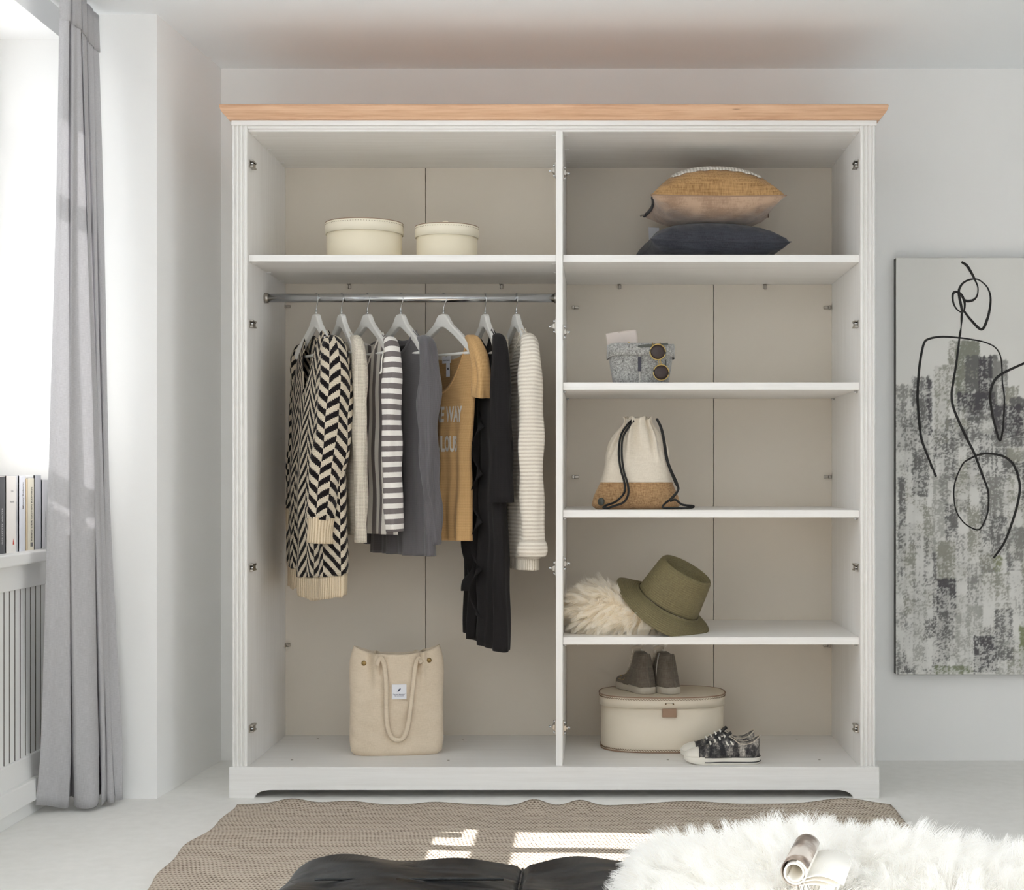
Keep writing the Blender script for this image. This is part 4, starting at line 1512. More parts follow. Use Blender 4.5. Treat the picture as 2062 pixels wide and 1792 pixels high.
# upper temple folded across the basket's rim, lower one behind the lens
ta, tb = P(1284, 697, yg + .004) - L0, P(1345, 692, yg + .004) - L0
bm = bmesh.new()
n_ = 12
q = []
for i in range(n_):
    s_ = i / (n_ - 1)
    c = ta.lerp(tb, s_)
    hh = .0062 * (1 - .25 * s_) * min(1, .45 + s_ * 5)
    q.append([bm.verts.new((c.x, c.y + dy, c.z + dz)) for dy, dz in ((-.0012, -hh * .9), (.0012, -hh * .9), (.0012, hh * .6), (-.0012, hh * .6))])
for i in range(n_ - 1):
    for k in range(4):
        bm.faces.new((q[i][k], q[i + 1][k], q[i + 1][(k + 1) % 4], q[i][(k + 1) % 4]))
bm.faces.new(q[0][::-1])
bm.faces.new(q[-1])
from_bm('temple', bm, 'temple_dark', gl_)
c = P(1324.5, 708.5, yg) - L0
for dx_ in (-.013, .006):
    tube('hinge', [(c.x + dx_, -.001, c.z + .020), (c.x + dx_ * 1.3, .002, c.z + .028)], .002, 'brass', gl_, 8)
c = P(1331.5, 750, yg) - L0
tube('temple', [(c.x + .010, .004, c.z - .021), (c.x + .014, .0075, c.z + .0), (c.x + .014, .0055, c.z + .04)], .0022, 'temple_dark', gl_, 8)

# ---- drawstring backpack
fabric('canvas_cream', srgb(220, 211, 196), srgb(203, 193, 177), weave=900, bump=.15, mottle=.12)
fabric('jute_cloth', srgb(180, 146, 108), srgb(128, 97, 66), weave=420, bump=.6, mottle=.15, long=.18)
YK = 4.68
bpx = PX(1282, YK)
zk = SH[2]
bp = thing('backpack', 'cream and jute drawstring backpack with black cords on the third right shelf', 'backpack', (bpx, YK, zk))
tabw = [(0.0, .124, .040), (.012, .136, .058), (.04, .130, .062), (.085, .115, .060), (.13, .105, .056), (.17, .0965, .050), (.205, .084, .043), (.235, .068, .036), (.256, .052, .030), (.268, .045, .026), (.281, .042, .024), (.288, .046, .025)]
NB = 90
zz = np.concatenate([np.linspace(0, .085, 18), np.linspace(.0866, .288, 44)])
wv_ = lerp_tab([(a_, b_) for a_, b_, c_ in tabw], zz)
dv_ = lerp_tab([(a_, c_) for a_, b_, c_ in tabw], zz)
th_ = np.linspace(0, 2 * math.pi, NB, endpoint=False)
gat = sstep(zz, .13, .262)
rip = np.sin(13 * th_ + .6) * .7 + np.sin(21 * th_ + 2) * .4
wr1 = np.sin(th_[None] * 3 + zz[:, None] * 40) * .0025 + np.sin(th_[None] * 5 - zz[:, None] * 26 + 1) * .0022
e_ = 2 / 2.5
cx_ = np.sign(np.cos(th_)) * np.abs(np.cos(th_)) ** e_
sy_ = np.sign(np.sin(th_)) * np.abs(np.sin(th_)) ** e_
f_ = 1 + (gat[:, None] ** 1.0) * .46 * rip[None]
skew = -.002 + .006 * sstep(zz, .05, .25)
pts = np.stack([wv_[:, None] * cx_[None] * (1 + .2 * (f_ - 1)) + skew[:, None] + wr1, dv_[:, None] * sy_[None] * f_ + wr1, np.repeat(zz[:, None], NB, 1)], -1)
pts[-3:, :, 2] += .003 * np.sin(9 * th_)[None]
pts[0, :, :2] *= .98
uvb = np.zeros((len(zz), NB + 1, 2))
k0 = 18
fl = np.concatenate([pts[:1] * np.array((.02, .02, 1)), pts[:k0]])
grid('jute_base', fl, 'jute_cloth', bp, closed=True)
up = np.concatenate([pts[k0 - 1:k0], pts[k0:], pts[-1:] * np.array((.3, .3, 1)) - np.array((0, 0, .014))])
grid('canvas_body', up, 'canvas_cream', bp, closed=True)
seam = pts[k0 - 1] * np.array((1.004, 1.006, 1))
tube('seam', np.vstack([seam, seam[:1]]), .0012, 'canvas_cream', bp, 6)


def cord(ptsl, name='cord'):
    w_ = [tuple(P(a_, b_, c_)) for a_, b_, c_ in ptsl]
    return tube(name, spline(w_, 70), .0034, 'black_cord', bp, 8, world=True)


fy = YK - .066
cord([(1274, 845, 4.655), (1262, 857, 4.642), (1250, 878, 4.630), (1246, 912, 4.622), (1250, 945, 4.616), (1257, 970, 4.608), (1257, 992, 4.602), (1240, 1010, 4.592), (1222, 1017, 4.582), (1214, 1022, 4.570)])
cord([(1276, 847, 4.650), (1266, 860, 4.636), (1254, 882, 4.624), (1252, 915, 4.616), (1256, 948, 4.610), (1264, 975, 4.602), (1265, 995, 4.597), (1256, 1011, 4.588), (1236, 1019, 4.572), (1222, 1023, 4.566), (1214, 1022, 4.570)])
cord([(1322, 843, 4.655), (1330, 860, 4.645), (1336, 885, 4.640), (1341, 920, 4.640), (1349, 945, 4.636), (1360, 972, 4.630), (1366, 985, 4.622), (1352, 1003, 4.604), (1338, 1015, 4.586), (1336, 1022, 4.574), (1360, 1023, 4.570), (1394, 1022, 4.572)])
cord([(1324, 845, 4.662), (1332, 862, 4.654), (1338, 888, 4.652), (1344, 925, 4.650), (1352, 948, 4.644), (1364, 975, 4.636), (1364, 990, 4.618), (1350, 1008, 4.592), (1360, 1006, 4.590), (1374, 1016, 4.580), (1396, 1019, 4.572), (1394, 1022, 4.566)])
q = P(1206, 1008, YK - .035)
pr = lathe_pts([(0, -.002), (.0115, -.002), (.0125, 0), (.0125, .002), (0, .002)], 28)
pw = np.stack([pr[..., 0], pr[..., 2], pr[..., 1]], -1)
ang = math.radians(-38)
R_ = np.array(((math.cos(ang), -math.sin(ang), 0), (math.sin(ang), math.cos(ang), 0), (0, 0, 1)))
grid('leather_patch', pw @ R_.T + np.array((-.112, -.0445, .024)), 'temple_dark', bp, closed=True)

# ---- fluffy cushion and straw hat
def fur_shader(t, stops):
    """Hair that scatters light on and through."""
    c_ = t.ramp(hi_.outputs['Random'], stops)
    t.base(c_)
    t.set(Roughness=.8)
    t.bsdf.inputs['Specular IOR Level'].default_value = .2
    tl_ = t.n('ShaderNodeBsdfTranslucent')
    t.l(c_, tl_.inputs['Color'])
    m_ = t.n('ShaderNodeMixShader')
    m_.inputs[0].default_value = .5
    t.l(t.bsdf.outputs[0], m_.inputs[1])
    t.l(tl_.outputs[0], m_.inputs[2])
    t.l(m_.outputs[0], t.out.inputs['Surface'])


t = NT('cream_fur')
hi_ = t.n('ShaderNodeHairInfo')
fur_shader(t, [(0.0, srgb(250, 243, 229)), (0.4, srgb(254, 250, 243)), (1.0, srgb(255, 254, 250))])
MAT['cream_fur'] = t.m
t = NT('white_fur')
hi_ = t.n('ShaderNodeHairInfo')
fur_shader(t, [(0.0, srgb(250, 248, 244)), (0.4, srgb(254, 253, 251)), (1.0, srgb(255, 255, 254))])
MAT['white_fur'] = t.m
mk('hide_cream', srgb(250, 244, 232), .95)
mk('hide_white', srgb(252, 251, 249), .95)

zf_ = SH[3]
fcx, fcy = PX(1258, 4.72), 4.725
fc = thing('fluffy_cushion', 'fluffy cream long-haired cushion under the olive straw hat', 'cushion', (fcx, fcy, zf_))
nth, nph = 40, 72
tt = np.linspace(0.02, math.pi - .02, nth)
pp = np.linspace(0, 2 * math.pi, nph, endpoint=False)


def fc_pt(t_, p_):
    ct, st = np.cos(t_), np.sin(t_)
    e1 = .75
    x_ = .148 * np.sign(np.cos(p_)) * np.abs(np.cos(p_)) ** e1 * np.abs(st) ** .7
    y_ = .100 * np.sign(np.sin(p_)) * np.abs(np.sin(p_)) ** e1 * np.abs(st) ** .7
    z_ = .064 + .060 * np.sign(ct) * np.abs(ct) ** .8 * np.where(ct > 0, 1.0 - .72 * np.clip((x_ + .03) / .15, -.2, 1), 1)
    return np.stack([x_, y_, z_], -1)


T_, P_g = np.meshgrid(tt, pp, indexing='ij')
grid('cover', fc_pt(T_, P_g), 'hide_cream', fc, closed=True, caps=True)
t = NT('olive_straw')
n1 = t.noise(t.coord('Object', (1, 1, 1)), 420, 3)
n2 = t.noise(t.coord('Object', (60, 60, 8)), 8, 3)
fa = t.math('ADD', t.math('MULTIPLY', n1, .5), t.math('MULTIPLY', n2, .5))
t.base(t.ramp(fa, [(.3, srgb(84, 76, 48)), (.62, srgb(124, 114, 80))]))
t.set(Roughness=.7)
t.bump(n1, .4, .001)
MAT['olive_straw'] = t.m
mk('olive_dark', srgb(60, 52, 32), .9)


def straw(prof, n=112, ridge=.0020, per=.0066, warp=None):
    p = np.asarray(prof, float)
    L = np.concatenate([[0], np.cumsum(np.linalg.norm(np.diff(p, axis=0), axis=1))])
    m_ = int(L[-1] / per * 6)
    s_ = np.linspace(0, L[-1], m_)
    cv = spline(p, 400)
    Lc = np.concatenate([[0], np.cumsum(np.linalg.norm(np.diff(cv, axis=0), axis=1))])
    Lc *= L[-1] / Lc[-1]
    r = np.interp(s_, Lc, cv[:, 0])
    z = np.interp(s_, Lc, cv[:, 1])
    tr_, tz_ = np.gradient(r), np.gradient(z)
    q_ = np.hypot(tr_, tz_) + 1e-9
    rd = ridge * (1 - np.abs((s_ / per) % 1 - .5) * 2) ** .6
    r2, z2 = r + tz_ / q_ * rd * -1, z + -tr_ / q_ * rd * -1
    pt = lathe_pts(np.stack([np.maximum(r2, 0.0005), z2], -1), n)
    return warp(pt) if warp is not None else pt


hat_c = P(1345, 1213, 4.71)
hat = thing('straw_hat', 'olive green straw sun hat leaning on the fluffy cushion', 'hat', tuple(hat_c))
hat.rotation_mode = 'XYZ'
ax_h = Vector((.47, -.24, .85)).normalized()
q_ = Vector((0, 0, 1)).rotation_difference(ax_h)
hat.rotation_mode = 'QUATERNION'
hat.rotation_quaternion = q_



def brim_warp(pt):
    r = np.hypot(pt[..., 0], pt[..., 1])
    a_ = np.arctan2(pt[..., 1], pt[..., 0])
    o = np.clip((r - .104) / .06, 0, 1)
    pt = pt.copy()
    pt[..., 2] += o ** 1.3 * (.014 * np.cos(2 * a_) + .004)
    k_ = 1 - .055 * o * np.cos(a_)
    pt[..., 0] *= k_
    pt[..., 1] *= k_
    return pt


grid('brim', straw([(.165, -.034), (.158, -.028), (.145, -.019), (.128, -.0085), (.111, -.0015), (.1045, .004)], warp=brim_warp), 'olive_straw', hat, closed=True, solid=.002)
grid('crown', straw([(.104, .003), (.1025, .02), (.098, .055), (.093, .09), (.089, .112), (.085, .1235), (.078, .1255), (.071, .116), (.060, .100), (.035, .092), (.001, .090)], warp=lambda p: p * np.array((1.0, .92, 1))), 'olive_straw', hat, closed=True, solid=.002)
tube('band_cord', [(.106 * math.cos(a_), .106 * .96 * math.sin(a_), .0052) for a_ in np.linspace(0, 2 * math.pi, 80)], .0014, 'olive_dark', hat, 6)

n_ = 22000
u1 = np.arccos(RNG.uniform(-.75, 1, n_))
u2 = RNG.uniform(0, 2 * math.pi, n_)
rt = fc_pt(u1, u2)
d1_ = fc_pt(u1 + .01, u2) - rt
d2_ = fc_pt(u1, u2 + .01) - rt
nr = np.cross(d1_, d2_)
nr /= np.linalg.norm(nr, axis=1)[:, None] + 1e-9
nr *= np.sign((nr * (rt - np.array((0, 0, .064)))).sum(1))[:, None]
keep = ~((rt[:, 1] > .03) & (rt[:, 2] < .06))
rt, nr = rt[keep], nr[keep]
flow = np.array((-.85, -.45, -.05))[None] + np.stack([rt[:, 0] * 2.5, np.zeros(len(rt)), np.zeros(len(rt))], -1)
dr = nr * .75 + flow * .75
Rh = np.array(q_.to_matrix().inverted())
tipw = rt + np.array((fcx, fcy, zf_))
dn = dr / np.linalg.norm(dr, axis=1)[:, None]
ok = np.ones(len(rt), bool)
for step_ in (0.0, .03, .06):
    lc_ = (tipw + dn * step_ - np.array(hat_c)) @ Rh.T
    rr_ = np.hypot(lc_[:, 0], lc_[:, 1])
    ok &= ~((rr_ < .168) & (lc_[:, 2] > -.034))
rt, dr = rt[ok], dr[ok]
fur('fur', rt + np.array((fcx, fcy, zf_)), dr, .066, fc, 'cream_fur', droop=.35, radius=.0005, clump=.6, curl=.16)


# ---- oval stitched suitcase
mk('case_board', srgb(228, 218, 200), .55, vary=.03, nscale=5, bump=.08, bscale=200, bdist=.0006)
YC = 4.895
ccx = PX(1333, YC)
cs = thing('suitcase', 'large oval cream case with brown stitching and a leather tab on the wardrobe floor', 'case', (ccx, YC, FLOOR_Z))


def oval(w, d, n=120, e=2.6):
    th_ = np.linspace(0, 2 * math.pi, n, endpoint=False)
    c_, s_ = np.cos(th_), np.sin(th_)
    return np.stack([w / 2 * np.sign(c_) * np.abs(c_) ** (2 / e), d / 2 * np.sign(s_) * np.abs(s_) ** (2 / e)], -1)


CW, CD, CH = .400, .272, .178
grid('case_body', loft([(oval(.01, .01), 0), (oval(CW - .004, CD - .004), 0), (oval(CW, CD), .003), (oval(CW, CD), CH - .01), (oval(.01, .01), CH - .01)]), 'case_board', cs, closed=True, smooth=True).data.polygons.foreach_set('use_smooth', [True] * (4 * 120))
LW, LD = CW + .010, CD + .010
grid('lid', loft([(oval(CW + .001, CD + .001), CH - .036), (oval(LW, LD), CH - .036), (oval(LW, LD), CH - .003), (oval(LW - .004, LD - .004), CH), (oval(LW - .03, LD - .03), CH + .0005), (oval(.01, .01), CH + .001)]), 'case_board', cs, closed=True)
ov = oval(LW + .001, LD + .001, 200)
tube('lid_piping', [(a_, b_, CH - .001) for a_, b_ in np.vstack([ov, ov[:1]])], .0022, 'tan_leather', cs, 6)
tube('bottom_piping', [(a_, b_, .0022) for a_, b_ in np.vstack([oval(CW + .001, CD + .001, 200), oval(CW + .001, CD + .001, 200)[:1]])], .0022, 'tan_leather', cs, 6)


def ring_stitch(w, d, z, n, name, zig):
    ov_ = oval(w, d, 2000)
    Lr = np.concatenate([[0], np.cumsum(np.linalg.norm(np.diff(np.vstack([ov_, ov_[:1]]), axis=0), axis=1))])
    at = np.linspace(0, Lr[-1], n, endpoint=False)
    x_ = np.interp(at, Lr, np.append(ov_[:, 0], ov_[0, 0]))
    y_ = np.interp(at, Lr, np.append(ov_[:, 1], ov_[0, 1]))
    bm_ = bmesh.new()
    for i_ in range(n):
        p0 = Vector((x_[i_], y_[i_], z + zig))
        p1 = Vector((x_[(i_ + 1) % n], y_[(i_ + 1) % n], z - zig))
        d_ = p1 - p0
        out_ = Vector((p0.x / w ** 2, p0.y / d ** 2, 0)).normalized()
        up_ = d_.cross(out_).normalized() * .0008
        o2 = out_ * .0014
        vs2 = [bm_.verts.new(c_) for c_ in (p0 - up_, p1 - up_, p1 + up_, p0 + up_, p0 - up_ + o2, p1 - up_ + o2, p1 + up_ + o2, p0 + up_ + o2)]
        for f2 in ((4, 5, 6, 7), (0, 1, 5, 4), (2, 3, 7, 6), (1, 2, 6, 5), (3, 0, 4, 7)):
            bm_.faces.new([vs2[k_] for k_ in f2])
    o_ = from_bm(name, bm_, 'thread_brown', cs)
    o_['kind'] = 'stuff'


ring_stitch(LW, LD, CH - .0075, 130, 'lid_stitching', .0018)
ring_stitch(CW, CD, .0085, 130, 'bottom_stitching', .0022)
fyc = -CD / 2
tb_ = boxes('leather_tab', [(-.005, .040, fyc - .0095, fyc - .0005, CH - .062, CH - .035)], 'tan_leather', cs, .0008, world=False)
for dx_ in (.006, .030):
    tube('stud', [(dx_, fyc - .004, CH - .020), (dx_, fyc - .0075, CH - .020)], .0026, 'brass', cs, 10)
tube('clasp_wire', spline([(.006, fyc - .008, CH - .020), (.010, fyc - .009, CH - .0165), (.026, fyc - .009, CH - .0165), (.030, fyc - .008, CH - .020)], 14), .0009, 'chrome_dark', cs, 6)


# ---- shoes
def shoe_upper(st, n=15, pinch=0.0):
    """Stations (x, half width, height, opening half width, lateral lean) to left and right walls of an upper."""
    st = np.asarray(st, float)
    rows = []
    a = np.linspace(0, math.pi / 2, n)
    for x_, w_, h_, o_, ln, z0 in st:
        c = np.abs(np.cos(a)) ** (.75 + pinch * min(1, max(0, (h_ - .06) / .05)))
        s_ = np.abs(np.sin(a)) ** .85
        y_ = o_ + (w_ - o_) * c
        z_ = z0 + (h_ - z0) * s_
        R = np.stack([np.full(n, x_), y_ + ln * s_, z_], -1)
        L = np.stack([np.full(n, x_), -y_ + ln * s_, z_], -1)
        rows.append(np.concatenate([R, L[::-1]]))
    return np.array(rows)


def dens(st, m):
    return spline(np.asarray(st, float), m)


def sole_outline(L, wt, wm, wh, n=80):
    """Foot outline, toe at x = 0 and heel at x = L."""
    xs_ = .5 * (1 - np.cos(np.linspace(0, math.pi, n)))
    tab = [(0, 0), (.03, .48), (.10, .78), (.2, .95), (.32, 1), (.5, wm / wt), (.7, wh / wt * .98), (.85, wh / wt), (.94, wh / wt * .80), (.985, wh / wt * .45), (1, 0)]
    w_ = lerp_tab(tab, xs_) * wt
    w_ = np.convolve(np.pad(w_, 2, mode='edge'), np.ones(5) / 5, 'valid')
    w_[0] = w_[-1] = 0
    return np.concatenate([np.stack([xs_ * L, w_], -1), np.stack([xs_[::-1][1:-1] * L, -w_[::-1][1:-1]], -1)])


t = NT('snake_print')
cx = t.coord('Object', (1, 1, 1))
vo = t.n('ShaderNodeTexVoronoi', feature='DISTANCE_TO_EDGE')
vo.inputs['Scale'].default_value = 240
t.l(cx, vo.inputs['Vector'])
n1 = t.noise(t.coord('Object', (1, .3, .55)), 46, 4, .6)
n2 = t.noise(cx, 170, 3)
fa = t.math('ADD', t.math('MULTIPLY', n1, .75), t.math('MULTIPLY', n2, .25))
ba = t.ramp(fa, [(.40, srgb(34, 34, 38)), (.50, srgb(84, 82, 82)), (.58, srgb(166, 160, 152)), (.66, srgb(206, 200, 190))])
ed = t.ramp(vo.outputs['Distance'], [(.0, (0, 0, 0, 1)), (.12, (1, 1, 1, 1))])
t.base(t.mix(.55, ba, t.mix(1.0, ba, ed, 'MULTIPLY')))
t.set(Roughness=.8)
MAT['snake_print'] = t.m
mk('stripe_black', (.02, .02, .024, 1), .5)


def low_sneaker(label, loc, rot):
    s_ = thing('sneaker', label, 'shoe', loc, rot, 'low patterned sneakers')
    L = .236
    ol = sole_outline(L, .041, .031, .034)
    lift = lambda x_: .010 * np.clip(1 - x_ / .07, 0, 1) ** 2
    def ring(k_, z_):
        r = ol.copy()
        c = np.array((L * .52, 0))
        r = c + (r - c) * k_
        zz_ = np.full(len(r), z_) + lift(r[:, 0]) * (1 if z_ < .01 else .8)
        return np.concatenate([r, zz_[:, None]], 1)
    sole = np.stack([ring(.02, 0), ring(.965, 0), ring(.995, .003), ring(1.0, .008), ring(1.0, .022), ring(.97, .0245), ring(.85, .0245), ring(.02, .0245)])
    grid('sole', sole, 'rubber_white', s_, closed=True)
    keep_ = ol[(ol[:, 0] > .058)]
    for zc, nm, mt, r0 in ((.0085, 'sole_stripe', 'stripe_black', .0017), (.0235, 'sole_piping', 'stripe_black', .0012)):
        for sg in (1, -1):
            pa = [(x_, y_, zc) for x_, y_ in keep_ if y_ * sg > 0]
            pa.sort()
            pa = [(x_, y_ * 1.003, z_) for x_, y_, z_ in pa]
            tube(nm, pa, r0, mt, s_, 6)
    st = dens([(.004, .012, .030, 0, 0, .022), (.012, .024, .037, 0, 0, .022), (.03, .034, .044, 0, 0, .022), (.055, .0385, .050, 0, 0, .022), (.08, .039, .060, .0, 0, .022), (.105, .037, .072, .004, 0, .022), (.130, .034, .083, .010, 0, .022), (.150, .032, .078, .021, 0, .022),
               (.17, .032, .064, .026, 0, .022), (.195, .033, .063, .026, 0, .022), (.213, .031, .070, .023, 0, .022), (.225, .024, .079, .016, 0, .022), (.2315, .013, .083, .008, 0, .022), (.233, .002, .083, .001, 0, .022)], 60)
    up = shoe_upper(st)
    k_ = 15
    grid('upper', up[k_ - 3:], 'snake_print', s_, solid=.0018, off=-1)
    tc = up[:k_ - 2].copy()
    tc[..., 2] += .0012
    grid('toe_cap', tc, 'rubber_white', s_, solid=.001)
    e1 = tc[-1]
    tube('toe_seam', e1, .0011, 'stripe_black', s_, 6)
    rim = np.array([(x_, o_ + .001, h_) for x_, w_, h_, o_, l_, z_ in st if x_ > .128] + [(x_, -o_ - .001, h_) for x_, w_, h_, o_, l_, z_ in st[::-1] if x_ > .128])
    tube('collar_binding', rim, .0018, 'lining_beige', s_, 6)
    ins = np.array([[(x_, y_ * (w_ - .004), .030) for y_ in np.linspace(-1, 1, 7)] for x_, w_, h_, o_, l_, z_ in st if x_ > .10 and x_ < .232])
    grid('insole', ins, 'lining_beige', s_)
    tg = np.array([[(x_, y_, z_ - abs(y_) * .10) for y_ in np.linspace(-.018, .018, 5)] for x_, z_ in ((.098, .064), (.12, .077), (.137, .090), (.146, .096))])
    grid('tongue', tg, 'snake_print', s_, solid=.003)
    for i_ in range(5):
        x_ = .080 + i_ * .0145
        z_ = float(np.interp(x_, st[:, 0], st[:, 2])) + .0035
        w_ = .021
        dz = float(np.interp(x_, st[:, 0], st[:, 2]) - .022)
        tube('lace', spline([(x_ + .004, w_ + .004, z_ - .016), (x_ + .002, .012, z_ - .002), (x_, 0, z_ + .002), (x_ + .002, -.012, z_ - .002), (x_ + .004, -w_ - .004, z_ - .016)], 18), .0030, 'lace_white', s_, 8, rb=.0016, ref=(1, 0, 0))
        for sg in (1, -1):
            tube('lace_loop', spline([(x_ + .004, sg * (w_ + .005), z_ - .014), (x_ + .009, sg * (w_ + .009), z_ - .022), (x_ + .012, sg * (w_ + .008), z_ - .026)], 10), .0028, 'lace_white', s_, 8, rb=.0015, ref=(1, 0, 0))
    return s_


Yn = 4.600
low_sneaker('black and white patterned low sneaker, the front one of the pair on the wardrobe floor', (PX(1377, Yn), Yn, FLOOR_Z), 0.0)
Yn2 = 4.690
low_sneaker('black and white patterned low sneaker behind its partner, half hidden, close to the oval case', (PX(1370, Yn2), Yn2, FLOOR_Z), math.radians(3))

fabric('grey_canvas', srgb(116, 108, 98), srgb(84, 78, 70), weave=500, bump=.3)


def high_sneaker(label, loc, rot, tilt=0.0, zip_=False):
    s_ = thing('high_top_sneaker', label, 'shoe', loc, rot, 'grey high-top sneakers')
    L = .215
    ol = sole_outline(L, .038, .030, .034)
    def ring(k_, z_):
        r = ol.copy()
        c = np.array((L * .52, 0))
        r = c + (r - c) * k_
        return np.concatenate([r, np.full((len(r), 1), z_)], 1)
    grid('sole', np.stack([ring(.02, 0), ring(.965, 0), ring(1.0, .003), ring(1.0, .021), ring(.97, .023), ring(.02, .023)]), 'rubber_worn', s_, closed=True)
    st = dens([(.004, .012, .030, 0, 0, .02), (.012, .023, .037, 0, 0, .02), (.03, .032, .043, 0, 0, .02), (.055, .0355, .048, 0, 0, .02), (.078, .035, .057, 0, 0, .02), (.095, .033, .070, .003, 0, .02), (.112, .031, .092, .008, 0, .02), (.124, .030, .116, .012, 0, .02), (.136, .030, .131, .016, 0, .02),
               (.155, .032, .128, .0175, 0, .02), (.175, .033, .124, .018, 0, .02), (.19, .031, .124, .016, 0, .02), (.202, .026, .127, .0125, 0, .02), (.2095, .013, .129, .007, 0, .02), (.2115, .002, .129, .001, 0, .02)], 70)
    up = shoe_upper(st, 18, .9)
    # the shaft draws in above the heel
    hz = np.clip((up[..., 2] - .02) / .11, 0, 1)
    back = np.clip((up[..., 0] - .15) / .06, 0, 1)
    up[..., 0] -= .020 * back * np.sin(np.clip(hz * 1.35, 0, 1) * math.pi * .5) * .9
    grid('upper', up, 'grey_canvas', s_, solid=.0022, off=-1)
    tg = np.array([[(x_, y_, z_ - abs(y_) * .25) for y_ in np.linspace(-.020, .020, 7)] for x_, z_ in ((.085, .062), (.105, .085), (.118, .115), (.121, .140), (.120, .149))])
    grid('tongue', tg, 'lining_beige', s_, solid=.003)
    for i_ in range(7):
        s2 = i_ / 6
        x_ = .084 + .038 * s2
        z_ = .062 + .072 * s2 ** 1.1
        tube('lace', spline([(x_ + .006, .020, z_ - .006), (x_ - .004, .012, z_ + .003), (x_ - .007, 0, z_ + .005), (x_ - .004, -.012, z_ + .003), (x_ + .006, -.020, z_ - .006)], 16), .0030, 'lace_white', s_, 8, rb=.0016, ref=(0, 0, 1))
    rr_ = np.random.default_rng(5)
    for sg in (1, -1):
        for i_ in range(13):
            x_ = .05 + .055 * rr_.random()
            k_ = int(np.argmin(np.abs(st[:, 0] - x_)))
            j_ = int(3 + rr_.integers(0, 8))
            p_ = up[k_, j_ if sg > 0 else -1 - j_]
            st_ = lathe_pts([(.0018, 0), (.0013, .0014), (0, .0018)], 8)
            grid('stud', st_[:, :, [0, 2, 1]] * np.array((1, sg, 1)) + p_, 'gold_metal', s_, closed=True)
    # heel seam and zip
    bk_ = up[-1]
    strip = np.array([[(up[-6, j_][0] + .0025, y_, up[-1, j_][2]) for y_ in (-.005, 0, .005)] for j_ in range(0, 17)])
    strip[:, 0, 0] -= .0015
    strip[:, 2, 0] -= .0015
    strip[:, :, 0] = np.array([up[-1, j_][0] + .0016 for j_ in range(17)])[:, None] + np.array((-.0016, 0, -.0016))[None]
    grid('heel_strip', strip, 'grey_canvas', s_, solid=.0015)
    if zip_:
        k_ = int(np.argmin(np.abs(st[:, 0] - .150)))
        tube('zip', [tuple(up[k_, -1 - j_] + np.array((0, -.0018, 0))) for j_ in range(3, 17)], .0022, 'chrome_dark', s_, 6)
        p_ = up[k_, -15]
        boxes('zip_puller', [(p_[0] - .002, p_[0] + .002, p_[1] - .005, p_[1] - .003, p_[2] - .02, p_[2])], 'steel', s_, .0005, world=False)
    return s_


ctop = FLOOR_Z + CH + .0012
def heel_at(px, Y, rot, L=.215):
    """Where the toe end lies so that the heel stands under photo column px."""
    hx = PX(px, Y)
    return (hx - L * math.cos(rot), Y - L * math.sin(rot), ctop)


r1 = math.radians(-64)
high_sneaker('grey high-top sneaker with its toe turned left, the left one on the oval case', heel_at(1310, 4.815, r1), r1)
r2 = math.radians(-55)
high_sneaker('grey high-top sneaker with a zip, the right one on the oval case', heel_at(1362, 4.815, r2), r2, zip_=True)

# ---- tote bag
fabric('tote_canvas', srgb(218, 203, 182), srgb(203, 187, 164), weave=1100, bump=.1, mottle=.14)
YT = 4.775
tcx = PX(796, 4.74)
tote = thing('tote_bag', 'beige canvas tote bag with long straps standing on the wardrobe floor', 'bag', (tcx, YT, FLOOR_Z), math.radians(6))
NT_ = 128
th_ = np.linspace(0, 2 * math.pi, NT_, endpoint=False)
zz = np.concatenate([[0], np.linspace(.003, .325, 46)])
c_, s_ = np.cos(th_), np.sin(th_)
pts = []
for z_ in zz:
    q = z_ / .325
    w_ = float(lerp_tab([(0, .132), (.03, .144), (.15, .149), (.5, .147), (.78, .150), (.86, .149), (.93, .143), (1, .136)], q))
    d_ = float(lerp_tab([(0, .055), (.03, .062), (.3, .060), (.7, .050), (.9, .040), (1, .036)], q))
    e = 4.0 - 1.6 * q
    x_ = w_ * np.sign(c_) * np.abs(c_) ** (2 / e)
    y_ = d_ * np.sign(s_) * np.abs(s_) ** (2 / e)
    up_ = sstep(q, .70, 1.0)
    gs = lambda c, w: np.exp(-((x_ - c) / w) ** 2)
    pleat = .013 * (gs(-.066, .007) + gs(.085, .007)) - .016 * (gs(-.080, .006) + gs(.071, .006)) - .008 * (gs(-.046, .012) + gs(.058, .010))
    y_ = y_ + np.where(s_ < 0, -1, 1) * pleat * sstep(q, .58, .97) * (np.abs(s_) > .2)
    wri = .0020 * (np.sin(x_ * 60 + z_ * 55) * np.sin(z_ * 70 + 1) + .7 * np.sin(x_ * 28 - z_ * 95 + 2)) * (1 - up_ * .5)
    y_ = y_ + np.where(s_ < 0, -1, 1) * wri
    dz = up_ * (.017 * np.abs(x_ / .14) ** 3 - .012 * (1 - (np.abs(x_) / .14) ** 2) + .004)
    pts.append(np.stack([x_, y_, z_ + dz * (1 if z_ > 0 else 0)], -1))
pts = np.array(pts)
grid('body', np.concatenate([pts[:1] * np.array((.02, .02, 1)), pts]), 'tote_canvas', tote, closed=True, solid=.0022, off=-1)


def tote_front(x_, z_):
    k_ = int(np.argmin(np.abs(zz - z_)))
    m_ = np.where(s_ < -.15)[0]
    j_ = m_[np.argmin(np.abs(pts[k_, m_, 0] - x_))]
    return float(pts[k_, j_, 1])


